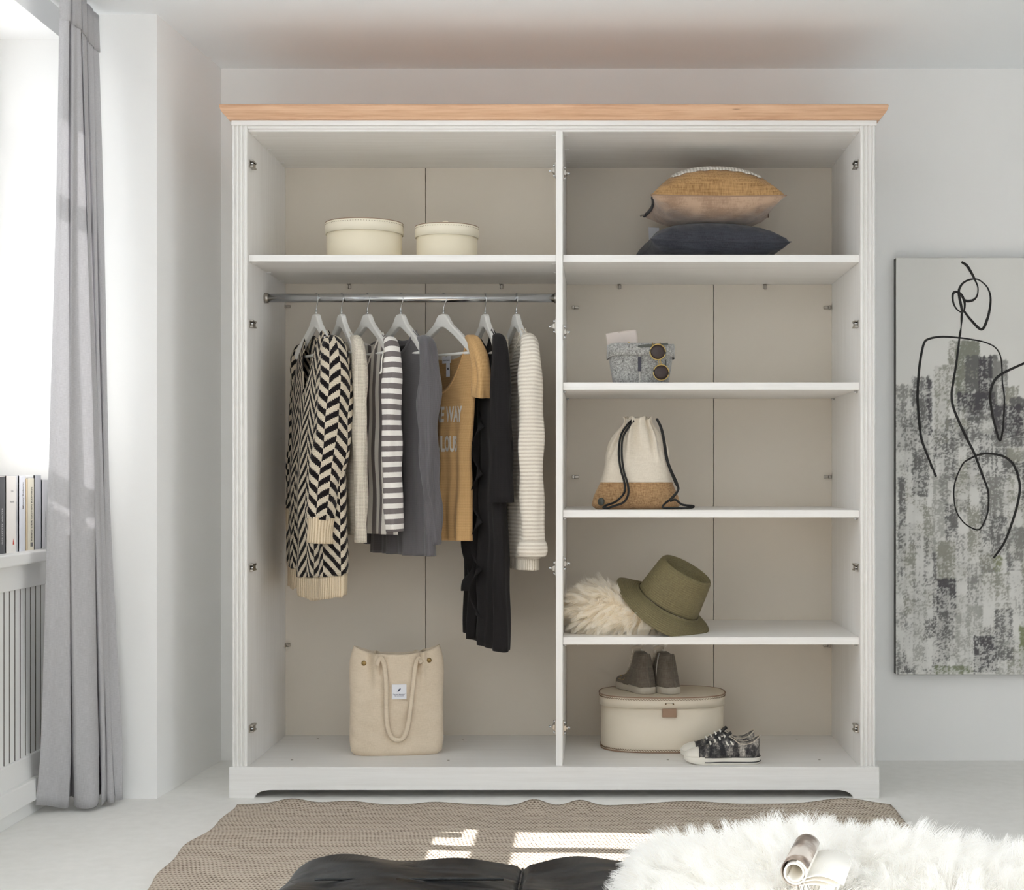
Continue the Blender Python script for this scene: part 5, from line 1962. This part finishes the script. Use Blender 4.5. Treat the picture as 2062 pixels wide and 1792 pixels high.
def strap(path2, back=False, name='strap'):
    pa = spline(np.array(path2), 70)
    rows = []
    tan = np.gradient(pa, axis=0)
    tan /= np.linalg.norm(tan, axis=1)[:, None]
    for (x_, z_), tg_ in zip(pa, tan):
        nrm_ = np.array((-tg_[1], tg_[0])) * .0062
        y_ = tote_front(x_, min(.31, z_)) if not back else -tote_front(x_, min(.31, z_)) * .9
        r = []
        for k_ in (-1, -.5, 0, .5, 1):
            r.append((x_ + nrm_[0] * k_, y_ + (-.0075 - .0015 * (1 - k_ * k_)) * (1 if not back else -1), z_ + nrm_[1] * k_))
        rows.append(r)
    return grid(name, np.array(rows), 'tote_canvas', tote, solid=.0050)


sx = 4.70 / F_PX
fx = lambda px: (px - 797) * sx
fz = lambda py: (1519 - py) * sx
strap([(fx(757), fz(1336)), (fx(763), fz(1325)), (fx(769), fz(1326)), (fx(774), fz(1345)), (fx(777), fz(1380)), (fx(777), fz(1420)), (fx(780), fz(1460)), (fx(788), fz(1480)), (fx(799), fz(1486)), (fx(811), fz(1482)), (fx(820), fz(1460)), (fx(826), fz(1420)), (fx(831), fz(1375)), (fx(835), fz(1340)), (fx(842), fz(1324)), (fx(848), fz(1332))])
strap([(fx(748), fz(1326)), (fx(745), fz(1316)), (fx(740), fz(1322))], True, 'back_strap')
strap([(fx(826), fz(1326)), (fx(836), fz(1316)), (fx(840), fz(1322))], True, 'back_strap')
lx0, lx1, lz0, lz1 = fx(788), fx(817.5), fz(1405), fz(1375)
yl = min(tote_front(lx0, lz0), tote_front(lx1, lz1), tote_front((lx0 + lx1) / 2, (lz0 + lz1) / 2)) - .0016
lb = boxes('sewn_label', [(lx0, lx1, yl - .0008, yl + .003, lz0, lz1)], 'label_white', tote, 0, world=False)
lc = ((lx0 + lx1) / 2, (lz0 + lz1) / 2)
# feather emblem
fe = []
for i in range(25):
    a_ = i / 24 * math.pi
    fe.append((math.cos(a_) * .0066 * -1 + 0, math.sin(a_) * .0029))
fo = fe + [(x_, -y_ * .85) for x_, y_ in fe[::-1][1:-1]]
an = math.radians(50)
fv = [(lc[0] + .0005 + x_ * math.cos(an) - y_ * math.sin(an), yl - .0014, lc[1] + .0060 + x_ * math.sin(an) + y_ * math.cos(an)) for x_, y_ in fo]
raw('feather_emblem', fv, [tuple(range(len(fv)))], 'ink_navy', lb)
tube('feather_quill', [(lc[0] - .0068, yl - .0013, lc[1] - .0008), (lc[0] + .004, yl - .0016, lc[1] + .0100)], .0003, 'ink_navy', lb, 5)
for s2, sz, dz in (('\u201cSecond slow sew\u201d', .0050, -.0080), ('Take care of beautiful', .0034, -.0128)):
    v, f = text_mesh(s2, sz, .02)
    raw('lettering', [(lc[0] + a_, yl - .0014, lc[1] + dz + b_) for a_, b_ in v], f, 'ink_navy', lb)
for px, py in ((731.5, 1333), (863, 1328.5)):
    pr = lathe_pts([(0, -.0036), (.0055, -.0032), (.0078, -.0008), (.0080, .001), (0, .001)], 24)
    x_, z_ = fx(px), fz(py)
    grid('snap_button', np.stack([pr[..., 0] + x_, pr[..., 2] + tote_front(x_, min(.30, z_)) - .0010, pr[..., 1] + z_], -1), 'brass', tote, closed=True)

# ------------------------------------------------------------------ books on the sill
BX = -1.640
bk_spec = [  # px from, px to, top py, cover, ink, lettering (text, size, centre along height), depth
    (0, 12.2, 960, srgb(92, 92, 95), 'ink_white', [('DER LETZTE WINTER', .0105, .36)], 'dark grey book at the front end of the row on the window sill'),
    (14, 34, 958, srgb(236, 232, 226), 'ink_grey', [('Dora Gillen', .008, .80), ('Weit ist der Weg', .008, .66)], 'thick white book with a small red mark on its spine'),
    (40, 52.5, 958, srgb(232, 234, 240), 'ink_grey', [('Monty Roberts', .0125, .74)], 'white book with grey lettering standing beside the thin beige book'),
    (53.2, 56.8, 964, srgb(222, 202, 168), 'thread_brown', [], 'very thin beige book on the window sill'),
    (57.2, 70, 963, srgb(234, 228, 208), 'ink_black', [('KRIEG DER GOTEN K\u00d6NIGS', .0125, .50)], 'cream book with bold black lettering along its spine'),
    (71.5, 84, 957, srgb(186, 188, 194), 'ink_grey', [('Der kleine Atlas', .008, .55)], 'grey-blue book beside the cream book with bold lettering'),
    (86, 97.5, 966, srgb(214, 215, 218), 'ink_black', [('NEUE BILDER SAMMLUNG', .0065, .35)], 'pale grey book at the curtain end of the row'),
]
for i, (pa, pb, pt, c, ink, tx, lab) in enumerate(bk_spec):
    ya, yb = 1.64 * F_PX / (VX - pa), 1.64 * F_PX / (VX - pb)
    if i == 0:
        ya -= .012
    ym = (ya + yb) / 2
    zt_ = CAM_Z + (VY - pt) * ym / F_PX
    mk('book_cover_%d' % i, c, .5, vary=.01, spec=.4)
    MAT['book_cover_%d' % i].name = 'book_cover'
    b = thing('book', lab, 'book', (BX - .07, ym, SILL_Z), 0, 'books on the window sill')
    h_ = zt_ - SILL_Z
    mt = 'book_cover_%d' % i
    dep = .135
    th = yb - ya - .0006
    tc_ = min(.0022, th * .2)
    boxes('cover', [(BX - dep, BX - .002, ya, ya + tc_, SILL_Z, zt_), (BX - dep, BX - .002, ya + th - tc_, ya + th, SILL_Z, zt_)], mt, b, 0)
    # rounded spine
    a = np.linspace(-1, 1, 9)
    prof = [(BX - .004 + .004 * math.sqrt(1 - q * q * .8), ya + th / 2 + q * th / 2) for q in a] + [(BX - .006, ya + th), (BX - .006, ya)]
    extrude_poly('spine', prof, 'z', SILL_Z, zt_, mt, b, smooth=False)
    boxes('pages', [(BX - dep + .004, BX - .006, ya + tc_, ya + th - tc_, SILL_Z + .003, zt_ - .003)], 'paper', b, 0)
    for s, size, at in tx:
        v, f = text_mesh(s, size, .01)
        # letters run up the spine
        zc = SILL_Z + h_ * at
        if i == 1:
            pts_ = [(BX + .0007, ym + a_ * .45, zc + b_) for a_, b_ in v]
        else:
            pts_ = [(BX + .0007, ym - b_ * (1 if i else 1), zc + a_) for a_, b_ in v]
        raw('spine_lettering', pts_, f, ink, b, world=True)
    if i == 1:
        raw('spine_mark', [(BX + .0008, ym + .004, SILL_Z + .022), (BX + .0008, ym + .016, SILL_Z + .022), (BX + .0008, ym + .010, SILL_Z + .040)], [(0, 1, 2)], 'ink_red', b, world=True)
    if i == 4:
        boxes('spine_mark', [(BX, BX + .0008, ym - .008, ym + .008, SILL_Z + .010, SILL_Z + .022)], 'ink_grey', b, 0)

# ------------------------------------------------------------------ the painting on the right
YPN = 5.108
CTH = .034
yfp = YPN - CTH
px0, pz1, pz0 = PX(1804, yfp), PZ(519, yfp), PZ(1358, yfp)
PW = 1.0
pic = thing('painting', 'unframed canvas with a black line drawing of a figure over grey brush strokes', 'painting', (px0 + PW / 2, YPN, pz0))
mk('canvas_edge', srgb(66, 64, 62), .8, vary=.2, nscale=20)
box('stretcher', px0, px0 + PW, yfp + .0015, YPN, pz0, pz1, 'canvas_edge', pic, .002)
# pigment laid on the canvas in strokes: one colour per point of a fine net
NXc, NYc = 300, 420
gx = np.linspace(0, PW, NXc)
gz = np.linspace(0, pz1 - pz0, NYc)
rg = np.random.default_rng(21)


def vnoise(nx, ny, cx, cy, r):
    g_ = r.random((cy + 3, cx + 3))
    x_ = np.linspace(0, cx, nx)
    y_ = np.linspace(0, cy, ny)
    xi, yi = x_.astype(int), y_.astype(int)
    xf, yf = x_ - xi, y_ - yi
    xf, yf = xf * xf * (3 - 2 * xf), yf * yf * (3 - 2 * yf)
    a_ = g_[yi][:, xi] * (1 - xf) + g_[yi][:, xi + 1] * xf
    b_ = g_[yi + 1][:, xi] * (1 - xf) + g_[yi + 1][:, xi + 1] * xf
    return a_ * (1 - yf)[:, None] + b_ * yf[:, None]


lin = lambda c: np.array(srgb(*c)[:3])
img = np.ones((NYc, NXc, 3)) * lin((226, 225, 221))
img *= (.97 + .05 * vnoise(NXc, NYc, 8, 12, rg))[..., None]
grain = .5 * vnoise(NXc, NYc, 150, 210, rg) + .5 * vnoise(NXc, NYc, 290, 400, rg)
streak = vnoise(NXc, NYc, 150, 16, rg)
S_ = yfp / F_PX


sm3 = lambda a_: (a_ + np.roll(a_, 1, 0) + np.roll(a_, -1, 0) + np.roll(a_, 1, 1) + np.roll(a_, -1, 1)) / 5
fine = rg.random((NYc, NXc))
fine = .5 * fine + .5 * sm3(fine)
rank = lambda a_: (np.argsort(np.argsort(a_.ravel())) / a_.size).reshape(a_.shape)
weft = vnoise(NXc, NYc, 60, 200, rg)
grit = rank(.55 * fine + .35 * grain + .25 * streak + .2 * weft)


def stroke(pxa, pya, pxb, pyb, c, cover=.6, soft=.012):
    """One dry brush stroke: a rough-edged patch through which the ground shows as grain."""
    xa, xb = (pxa - 1804) * S_, (pxb - 1804) * S_
    za, zb = (1358 - pyb) * S_, (1358 - pya) * S_
    X_, Z_ = np.meshgrid(gx, gz)
    ed = np.minimum(np.minimum(X_ - xa, xb - X_) + .008 * (fine - .5), np.minimum(Z_ - za, zb - Z_) + soft * (streak - .4))
    m = np.clip(ed / .004, 0, 1)
    fade = np.clip((Z_ - za) / (zb - za + 1e-6), 0, 1)
    patch = vnoise(NXc, NYc, 26, 40, rg)
    cov = np.clip(cover * (.62 + .5 * fade) + .6 * (patch - .5), 0, 1)
    g_ = np.clip((grit - (1 - cov)) / .30 + .45 * cov, 0, 1)
    m = m * np.clip(.42 * cov + .62 * g_, 0, .95)
    img[:] = img * (1 - m[..., None]) + lin(c) * m[..., None]


G1, G2, G3, G4 = (106, 105, 104), (138, 137, 133), (150, 149, 138), (78, 76, 80)
# the field of the lower part, first thin and wide
xs_list = [1806, 1822, 1840, 1862, 1880, 1905, 1925, 1950, 1975, 2005, 2030, 2060, 2100, 2150, 2200, 2250, 2300]
for a_, b_ in zip(xs_list[:-1], xs_list[1:]):
    top_ = 800 + rg.uniform(-30, 60)
    y_ = top_
    while y_ < 1350:
        hgt = rg.uniform(50, 190)
        stroke(a_ - 3, y_, b_ + 5, min(1357, y_ + hgt), [G1, G2, G3, (170, 170, 164)][rg.integers(0, 4)], rg.uniform(.20, .72))
        y_ += hgt * rg.uniform(.6, 1.0)
for s_ in [(1803, 775, 1838, 905, G2, .55), (1836, 758, 1872, 1000, G1, .62), (1880, 736, 1912, 890, G3, .60), (1908, 685, 1935, 820, G3, .60), (1922, 686, 1974, 830, (128, 130, 118), .92), (1942, 716, 2010, 850, G1, .85), (1970, 718, 2000, 812, G4, .95),
           (1998, 726, 2030, 900, G2, .75), (2024, 778, 2052, 820, G3, .8), (2032, 800, 2080, 900, G1, .85), (2000, 815, 2062, 880, G4, .8), (1925, 790, 2005, 835, G4, .7), (1866, 765, 1878, 880, G4, .7),
           (1808, 960, 1824, 1160, G1, .75), (1886, 1090, 1924, 1180, G3, .85), (1886, 1165, 1926, 1240, G4, .92), (1888, 1230, 1922, 1330, G1, .75), (1990, 960, 2022, 1060, G2, .75), (1994, 1040, 2030, 1120, G1, .7), (1960, 1280, 2010, 1356, G4, .75), (2002, 1225, 2040, 1330, G1, .7),
           (2020, 930, 2062, 960, G1, .7), (2024, 1060, 2070, 1130, G2, .6), (1880, 1340, 1960, 1357, (128, 134, 108), .7), (2052, 1260, 2075, 1340, (128, 134, 100), .9), (2000, 1120, 2020, 1150, (132, 136, 104), .7), (1890, 925, 1915, 1010, G2, .55), (1926, 860, 1950, 900, G1, .6),
           (2080, 830, 2140, 1000, G1, .8), (2150, 900, 2230, 1150, G2, .7), (2230, 800, 2330, 1000, G3, .75), (2100, 1100, 2160, 1300, G4, .7)]:
    stroke(*s_)
pts = np.zeros((NYc, NXc, 3))
pts[..., 0] = px0 + gx[None]
pts[..., 1] = yfp + .0006
pts[..., 2] = pz0 + gz[:, None]
t = NT('canvas_pigment')
at = t.n('ShaderNodeVertexColor', layer_name='pigment')
t.l(at.outputs['Color'], t.bsdf.inputs['Base Color'])
t.set(Roughness=.75)
t.bump(t.noise(t.coord('Object'), 380, 3), .25, .0008)
MAT['canvas_pigment'] = t.m
cv = grid('painted_canvas', pts, 'canvas_pigment', pic, world=True, solid=.001, off=1)
ca2 = cv.data.color_attributes.new('pigment', 'FLOAT_COLOR', 'POINT')
ca2.data.foreach_set('color', np.concatenate([img.reshape(-1, 3), np.ones((NXc * NYc, 1))], 1).astype('f').ravel())


def zpx(pts_, x0=1780, y0=480, k=282 / 1053):
    return [(x0 + a_ * k, y0 + b_ * k) for a_, b_ in pts_]


LINES = [
    (zpx([(582, 178), (622, 205), (660, 265), (685, 315), (706, 370), (700, 430), (672, 463), (630, 472), (596, 462)]), 3.2),
    (zpx([(600, 545), (650, 610), (732, 684), (775, 610), (796, 520), (800, 440), (780, 375), (745, 335), (700, 308), (640, 312), (590, 340), (563, 390), (566, 440), (578, 500), (588, 550)]), 3.2),
    (zpx([(560, 404), (532, 403), (516, 425), (520, 480), (545, 530), (585, 556), (604, 530), (605, 480), (585, 430), (560, 404)]), 3.0),
    (zpx([(585, 556), (580, 660), (568, 740)]), 2.8),
    (zpx([(568, 740), (555, 850), (540, 960), (520, 1080), (508, 1170), (518, 1260), (560, 1370), (620, 1500), (680, 1620), (740, 1780)]) + zpx([(790, 110), (818, 200), (818, 320), (800, 400), (752, 488), (690, 480), (620, 430), (565, 340), (548, 220), (560, 110)], 1780, 940, 282 / 1099) + zpx([(590, 1700), (640, 1660), (720, 1625), (800, 1618), (900, 1640), (965, 1690), (1000, 1760)]) + zpx([(1040, 30), (1066, 150), (1050, 280), (1000, 450), (940, 600), (860, 715)], 1780, 940, 282 / 1099), 3.0),
    (zpx([(392, 1792), (350, 1690), (310, 1590), (280, 1500), (262, 1350), (252, 1200), (258, 1060), (272, 920), (300, 790), (340, 755), (420, 740), (500, 742), (570, 748), (680, 764), (760, 782), (830, 815), (870, 870), (885, 950), (890, 1080), (905, 1200), (900, 1350), (890, 1460), (870, 1520), (840, 1430), (810, 1300), (798, 1180), (815, 1100), (850, 1045), (920, 1000), (1052, 940), (1130, 905)]), 3.0),
    (zpx([(365, -20), (408, 76)], 1780, 940, 282 / 1099), 3.0),
]
for pl, wpx in LINES:
    pa = spline(np.array(pl), max(24, len(pl) * 10))
    xz = np.stack([(pa[:, 0] - VX) * yfp / F_PX, CAM_Z - (pa[:, 1] - VY) * yfp / F_PX], -1)
    tn = np.gradient(xz, axis=0)
    tn /= np.linalg.norm(tn, axis=1)[:, None] + 1e-9
    wd = wpx * 1.45 * S_ * (.85 + .3 * np.sin(np.linspace(0, 9, len(pa)))) * .5
    nr_ = np.stack([-tn[:, 1], tn[:, 0]], -1) * wd[:, None]
    rows = []
    for k in (-1, -.5, .5, 1):
        q = xz + nr_ * k
        rows.append(np.stack([q[:, 0], np.full(len(pa), yfp - .0012 - .0010 * (1 - k * k)), q[:, 1]], -1))
    grid('painted_line', np.array(rows), 'ink_black', pic, world=True, solid=.0006)

# ------------------------------------------------------------------ leather bench, fur throw, magazine
t = NT('black_leather')
v = t.coord('Object')
n1 = t.noise(v, 5.0, 5, .55)
n2 = t.noise(v, 190, 3)
n3 = t.noise(t.coord('Object', (1.0, 2.2, 1)), 5, 2.5, .5)
t.base(t.ramp(n1, [(.3, (.006, .0065, .0075, 1)), (.7, (.014, .015, .017, 1))]))
t.set(Roughness=.36)
t.bsdf.inputs['Specular IOR Level'].default_value = .35
t.l(t.ramp(n3, [(.3, (.20, .20, .20, 1)), (.7, (.42, .42, .42, 1))]), t.bsdf.inputs['Roughness'])
hh = t.math('ADD', t.math('MULTIPLY', n3, 1.0), t.math('MULTIPLY', n2, .005))
t.bump(hh, .8, .035)
MAT['black_leather'] = t.m
mk('bench_leg', (.02, .02, .02, 1), .4)
BZ = .412
bn = thing('bench', 'low black leather bench standing on the beige rug under the fur throw', 'bench', (.5, 1.5, 0))
BX0, BX1, BY0, BY1 = -.455, 1.60, 0.75, 2.235


def pad(xa, xb, ya, yb, z0, z1, r=.05, nx=60, ny=40, rl=.012, rr=.012):
    """A stuffed leather section with rolled edges."""
    xs_ = np.linspace(0, 1, nx)
    ys_ = np.linspace(0, 1, ny)
    X_, Y_ = np.meshgrid(xs_, ys_)
    w_, d_ = xb - xa, yb - ya
    exl, exr = X_ * w_, (1 - X_) * w_
    ey = np.minimum(Y_, 1 - Y_) * d_
    fx_ = np.minimum(np.clip(exl / rl, 0, 1), np.clip(exr / rr, 0, 1))
    fy_ = np.clip(ey / r, 0, 1)
    rnd = np.sqrt(np.clip(1 - (1 - fx_) ** 2, 0, 1)) ** .8 * np.sqrt(np.clip(1 - (1 - fy_) ** 2, 0, 1)) ** .8
    wr_ = .006 * np.sin(X_ * w_ * 18 + 2 * np.sin(Y_ * d_ * 9)) * np.sin(Y_ * d_ * 13 + X_ * 3) + .004 * np.sin(X_ * w_ * 37 + Y_ * d_ * 21)
    Z_ = z1 - (r * .9 * (1 - np.sqrt(np.clip(1 - (1 - fy_) ** 2, 0, 1)) ** .8)) - .9 * np.where(exl < exr, rl, rr) * (1 - np.sqrt(np.clip(1 - (1 - fx_) ** 2, 0, 1)) ** .8) + wr_ * rnd + .012 * (1 - (2 * X_ - 1) ** 2) * rnd - .006
    top_ = np.stack([xa + X_ * w_, ya + Y_ * d_, Z_], -1)
    # skirt down the sides
    bm_ = bmesh.new()
    idx = {}
    vs_ = [[bm_.verts.new(top_[j_, i_]) for i_ in range(nx)] for j_ in range(ny)]
    for j_ in range(ny - 1):
        for i_ in range(nx - 1):
            bm_.faces.new((vs_[j_][i_], vs_[j_][i_ + 1], vs_[j_ + 1][i_ + 1], vs_[j_ + 1][i_]))
    loop = vs_[0][:-1] + [vs_[j_][-1] for j_ in range(ny - 1)] + vs_[-1][:0:-1] + [vs_[j_][0] for j_ in range(ny - 1, 0, -1)]
    low = [bm_.verts.new((v_.co.x, v_.co.y, z0)) for v_ in loop]
    m_ = len(loop)
    for i_ in range(m_):
        bm_.faces.new((loop[i_], low[i_], low[(i_ + 1) % m_], loop[(i_ + 1) % m_]))
    bm_.faces.new(low)
    return bm_


xsec = [BX0, -.112, .42, .98, BX1]
for k in range(4):
    o = from_bm('seat_pad', pad(xsec[k] + .0015, xsec[k + 1] - .0015, BY0, BY1, BZ - .13, BZ, .036, rl=.036 if k == 0 else .010, rr=.036 if k == 3 else .010), 'black_leather', bn, True, True)
for xa in xsec[1:-1]:
    tube('piping', [(xa, y_, BZ - .016 - .03 * (1 - math.sqrt(max(0, 1 - (1 - min(1, min(y_ - BY0, BY1 - y_) / .036)) ** 2)))) for y_ in np.linspace(BY0 + .002, BY1 - .002, 60)], .0022, 'black_leather', bn, 8, world=True)
tube('piping', [(x_, BY1 - .155, BZ + .0035) for x_ in np.linspace(BX0 + .06, xsec[1] - .02, 20)], .0022, 'black_leather', bn, 8, world=True)
box('base', BX0 + .02, BX1 - .02, BY0 + .02, BY1 - .02, BZ - .21, BZ - .128, 'black_leather', bn, .006)
for x_ in (BX0 + .08, BX1 - .08):
    for y_ in (BY0 + .08, BY1 - .08):
        box('leg', x_ - .025, x_ + .025, y_ - .025, y_ + .025, .0125, BZ - .209, 'bench_leg', bn, .004)

ft = thing('fur_throw', 'long-haired white fur throw spread over the black leather bench', 'throw', (.72, 1.85, BZ))
TX0, TX1, TY0, TY1 = .080, 1.50, 1.40, 2.165


def throw_y(x_, y_):
    """The far edge draws in towards the right."""
    return y_ - (.045 * sstep(x_, .26, .40) + .035 * sstep(x_, .5, .9)) * (y_ - TY0) / (TY1 - TY0)


def throw_z(x_, y_):
    z_ = BZ + .007
    z_ = z_ + .040 * np.exp(-(((x_ - .27) / .17) ** 2 + ((y_ - 2.06) / .16) ** 2)) + .018 * np.exp(-(((x_ - .52) / .16) ** 2 + ((y_ - 2.05) / .2) ** 2))
    z_ = z_ - .012 * np.exp(-((x_ - .345) / .04) ** 2)
    z_ = z_ + .007 * np.sin(x_ * 17 + y_ * 5) * np.sin(y_ * 14)
    ed = np.minimum(np.minimum(x_ - TX0, TX1 - x_), np.minimum(y_ - TY0, TY1 - y_))
    return z_ - .012 * (1 - np.clip(ed / .06, 0, 1)) ** 2


nx_, ny_ = 90, 60
gx_ = np.linspace(TX0, TX1, nx_)
gy_ = np.linspace(TY0, TY1, ny_)
X_, Y_ = np.meshgrid(gx_, gy_)
Xw = X_ + .03 * np.sin(Y_ * 9) * np.exp(-(X_ - TX0) / .1)
grid('hide', np.stack([Xw, throw_y(X_, Y_), throw_z(X_, Y_)], -1), 'hide_white', ft, world=True, solid=.010, off=-1)
n_ = 52000
rx = RNG.uniform(TX0, 1.02, n_)
ry = TY1 - (TY1 - 1.72) * RNG.random(n_) ** 1.15
# more hairs along the two edges that show as outlines
ne = 9000
rx = np.concatenate([rx, RNG.uniform(TX0, 1.02, ne), TX0 + .03 * RNG.random(ne)])
ry = np.concatenate([ry, TY1 - .03 * RNG.random(ne), RNG.uniform(1.72, TY1, ne)])
rz = throw_z(rx, ry)
e = .004
nx2 = -(throw_z(rx + e, ry) - rz) / e
ny2 = -(throw_z(rx, ry + e) - rz) / e
nr = np.stack([nx2, ny2, np.ones(len(rx))], -1)
nr /= np.linalg.norm(nr, axis=1)[:, None]
wgt = np.exp(-(rx - TX0) / .12)
back = np.exp(-(TY1 - ry) / .10)
flow = np.stack([.25 - 1.3 * wgt + .25 * np.sin(ry * 11 + rx * 7), -.55 + 1.1 * back + .3 * np.sin(rx * 13), 0 * rx], -1)
xw = rx + .03 * np.sin(ry * 9) * np.exp(-(rx - TX0) / .1)
fur('fur', np.stack([xw, throw_y(rx, ry), rz], -1), nr * .85 + flow * .66, .055, ft, 'white_fur', droop=.6, radius=.0005, clump=.55, curl=.18)

# rolled magazine on the fur
mg = thing('magazine', 'rolled-up magazine with a brown cover lying on the white fur throw', 'magazine')
t = NT('magazine_print')
v = t.coord('Object')
n1 = t.noise(v, 26, 3)
t.base(t.ramp(n1, [(.38, srgb(92, 78, 70)), (.5, srgb(150, 132, 118)), (.6, srgb(196, 186, 176))]))
t.set(Roughness=.3)
MAT['magazine_print'] = t.m
pa, pb = P(1600, 1758, 1.84), P(1628, 1700, 1.97)
mg.location = tuple(pa)
ax_ = (pb - pa)
Lm = .125
ax_.z = .02 * ax_.y
ax_.normalize()
sd = ax_.cross(Vector((0, 0, 1))).normalized()
upv = sd.cross(ax_).normalized()
rows, rows2, rows3 = [], [], []
nsp = 90
for k in range(2):
    r = []
    for i in range(nsp):
        a = 2 * math.pi * 1.65 * i / (nsp - 1) + 3.6
        rad = .0095 + .0055 * i / (nsp - 1)
        c = ax_ * (Lm * k) + sd * (rad * math.cos(a)) + upv * (rad * math.sin(a))
        r.append(tuple(c))
    # the loose leaf opens out to the right
    last = Vector(r[-1])
    rows.append(r)
grid('pages', np.array([[tuple(Vector(c) * 1.0) for c in rr_] for rr_ in rows]) * 1.0, 'paper', mg, solid=.0022)
cov = []
for k in range(2):
    r = []
    for i in range(46):
        a = 2 * math.pi * .78 * i / 45 + .35
        rad = .0170
        r.append(tuple(ax_ * (Lm * k + (.002 if k == 0 else -.002)) + sd * (rad * math.cos(a)) + upv * (rad * math.sin(a))))
    cov.append(r)
grid('cover', np.array(cov), 'magazine_print', mg, solid=.0012)
for q in range(3):
    lf = []
    for k in range(2):
        r = []
        for i in range(14):
            s_ = i / 13
            r.append(tuple(ax_ * (Lm * k) + sd * (.006 + (.042 + .006 * q) * s_) + upv * (-.0155 + .0035 * q - .004 * s_ + .005 * math.sin(s_ * 3.0) * (1 + q * .4))))
        lf.append(r)
    grid('page', np.array(lf), 'paper', mg, solid=.0008)
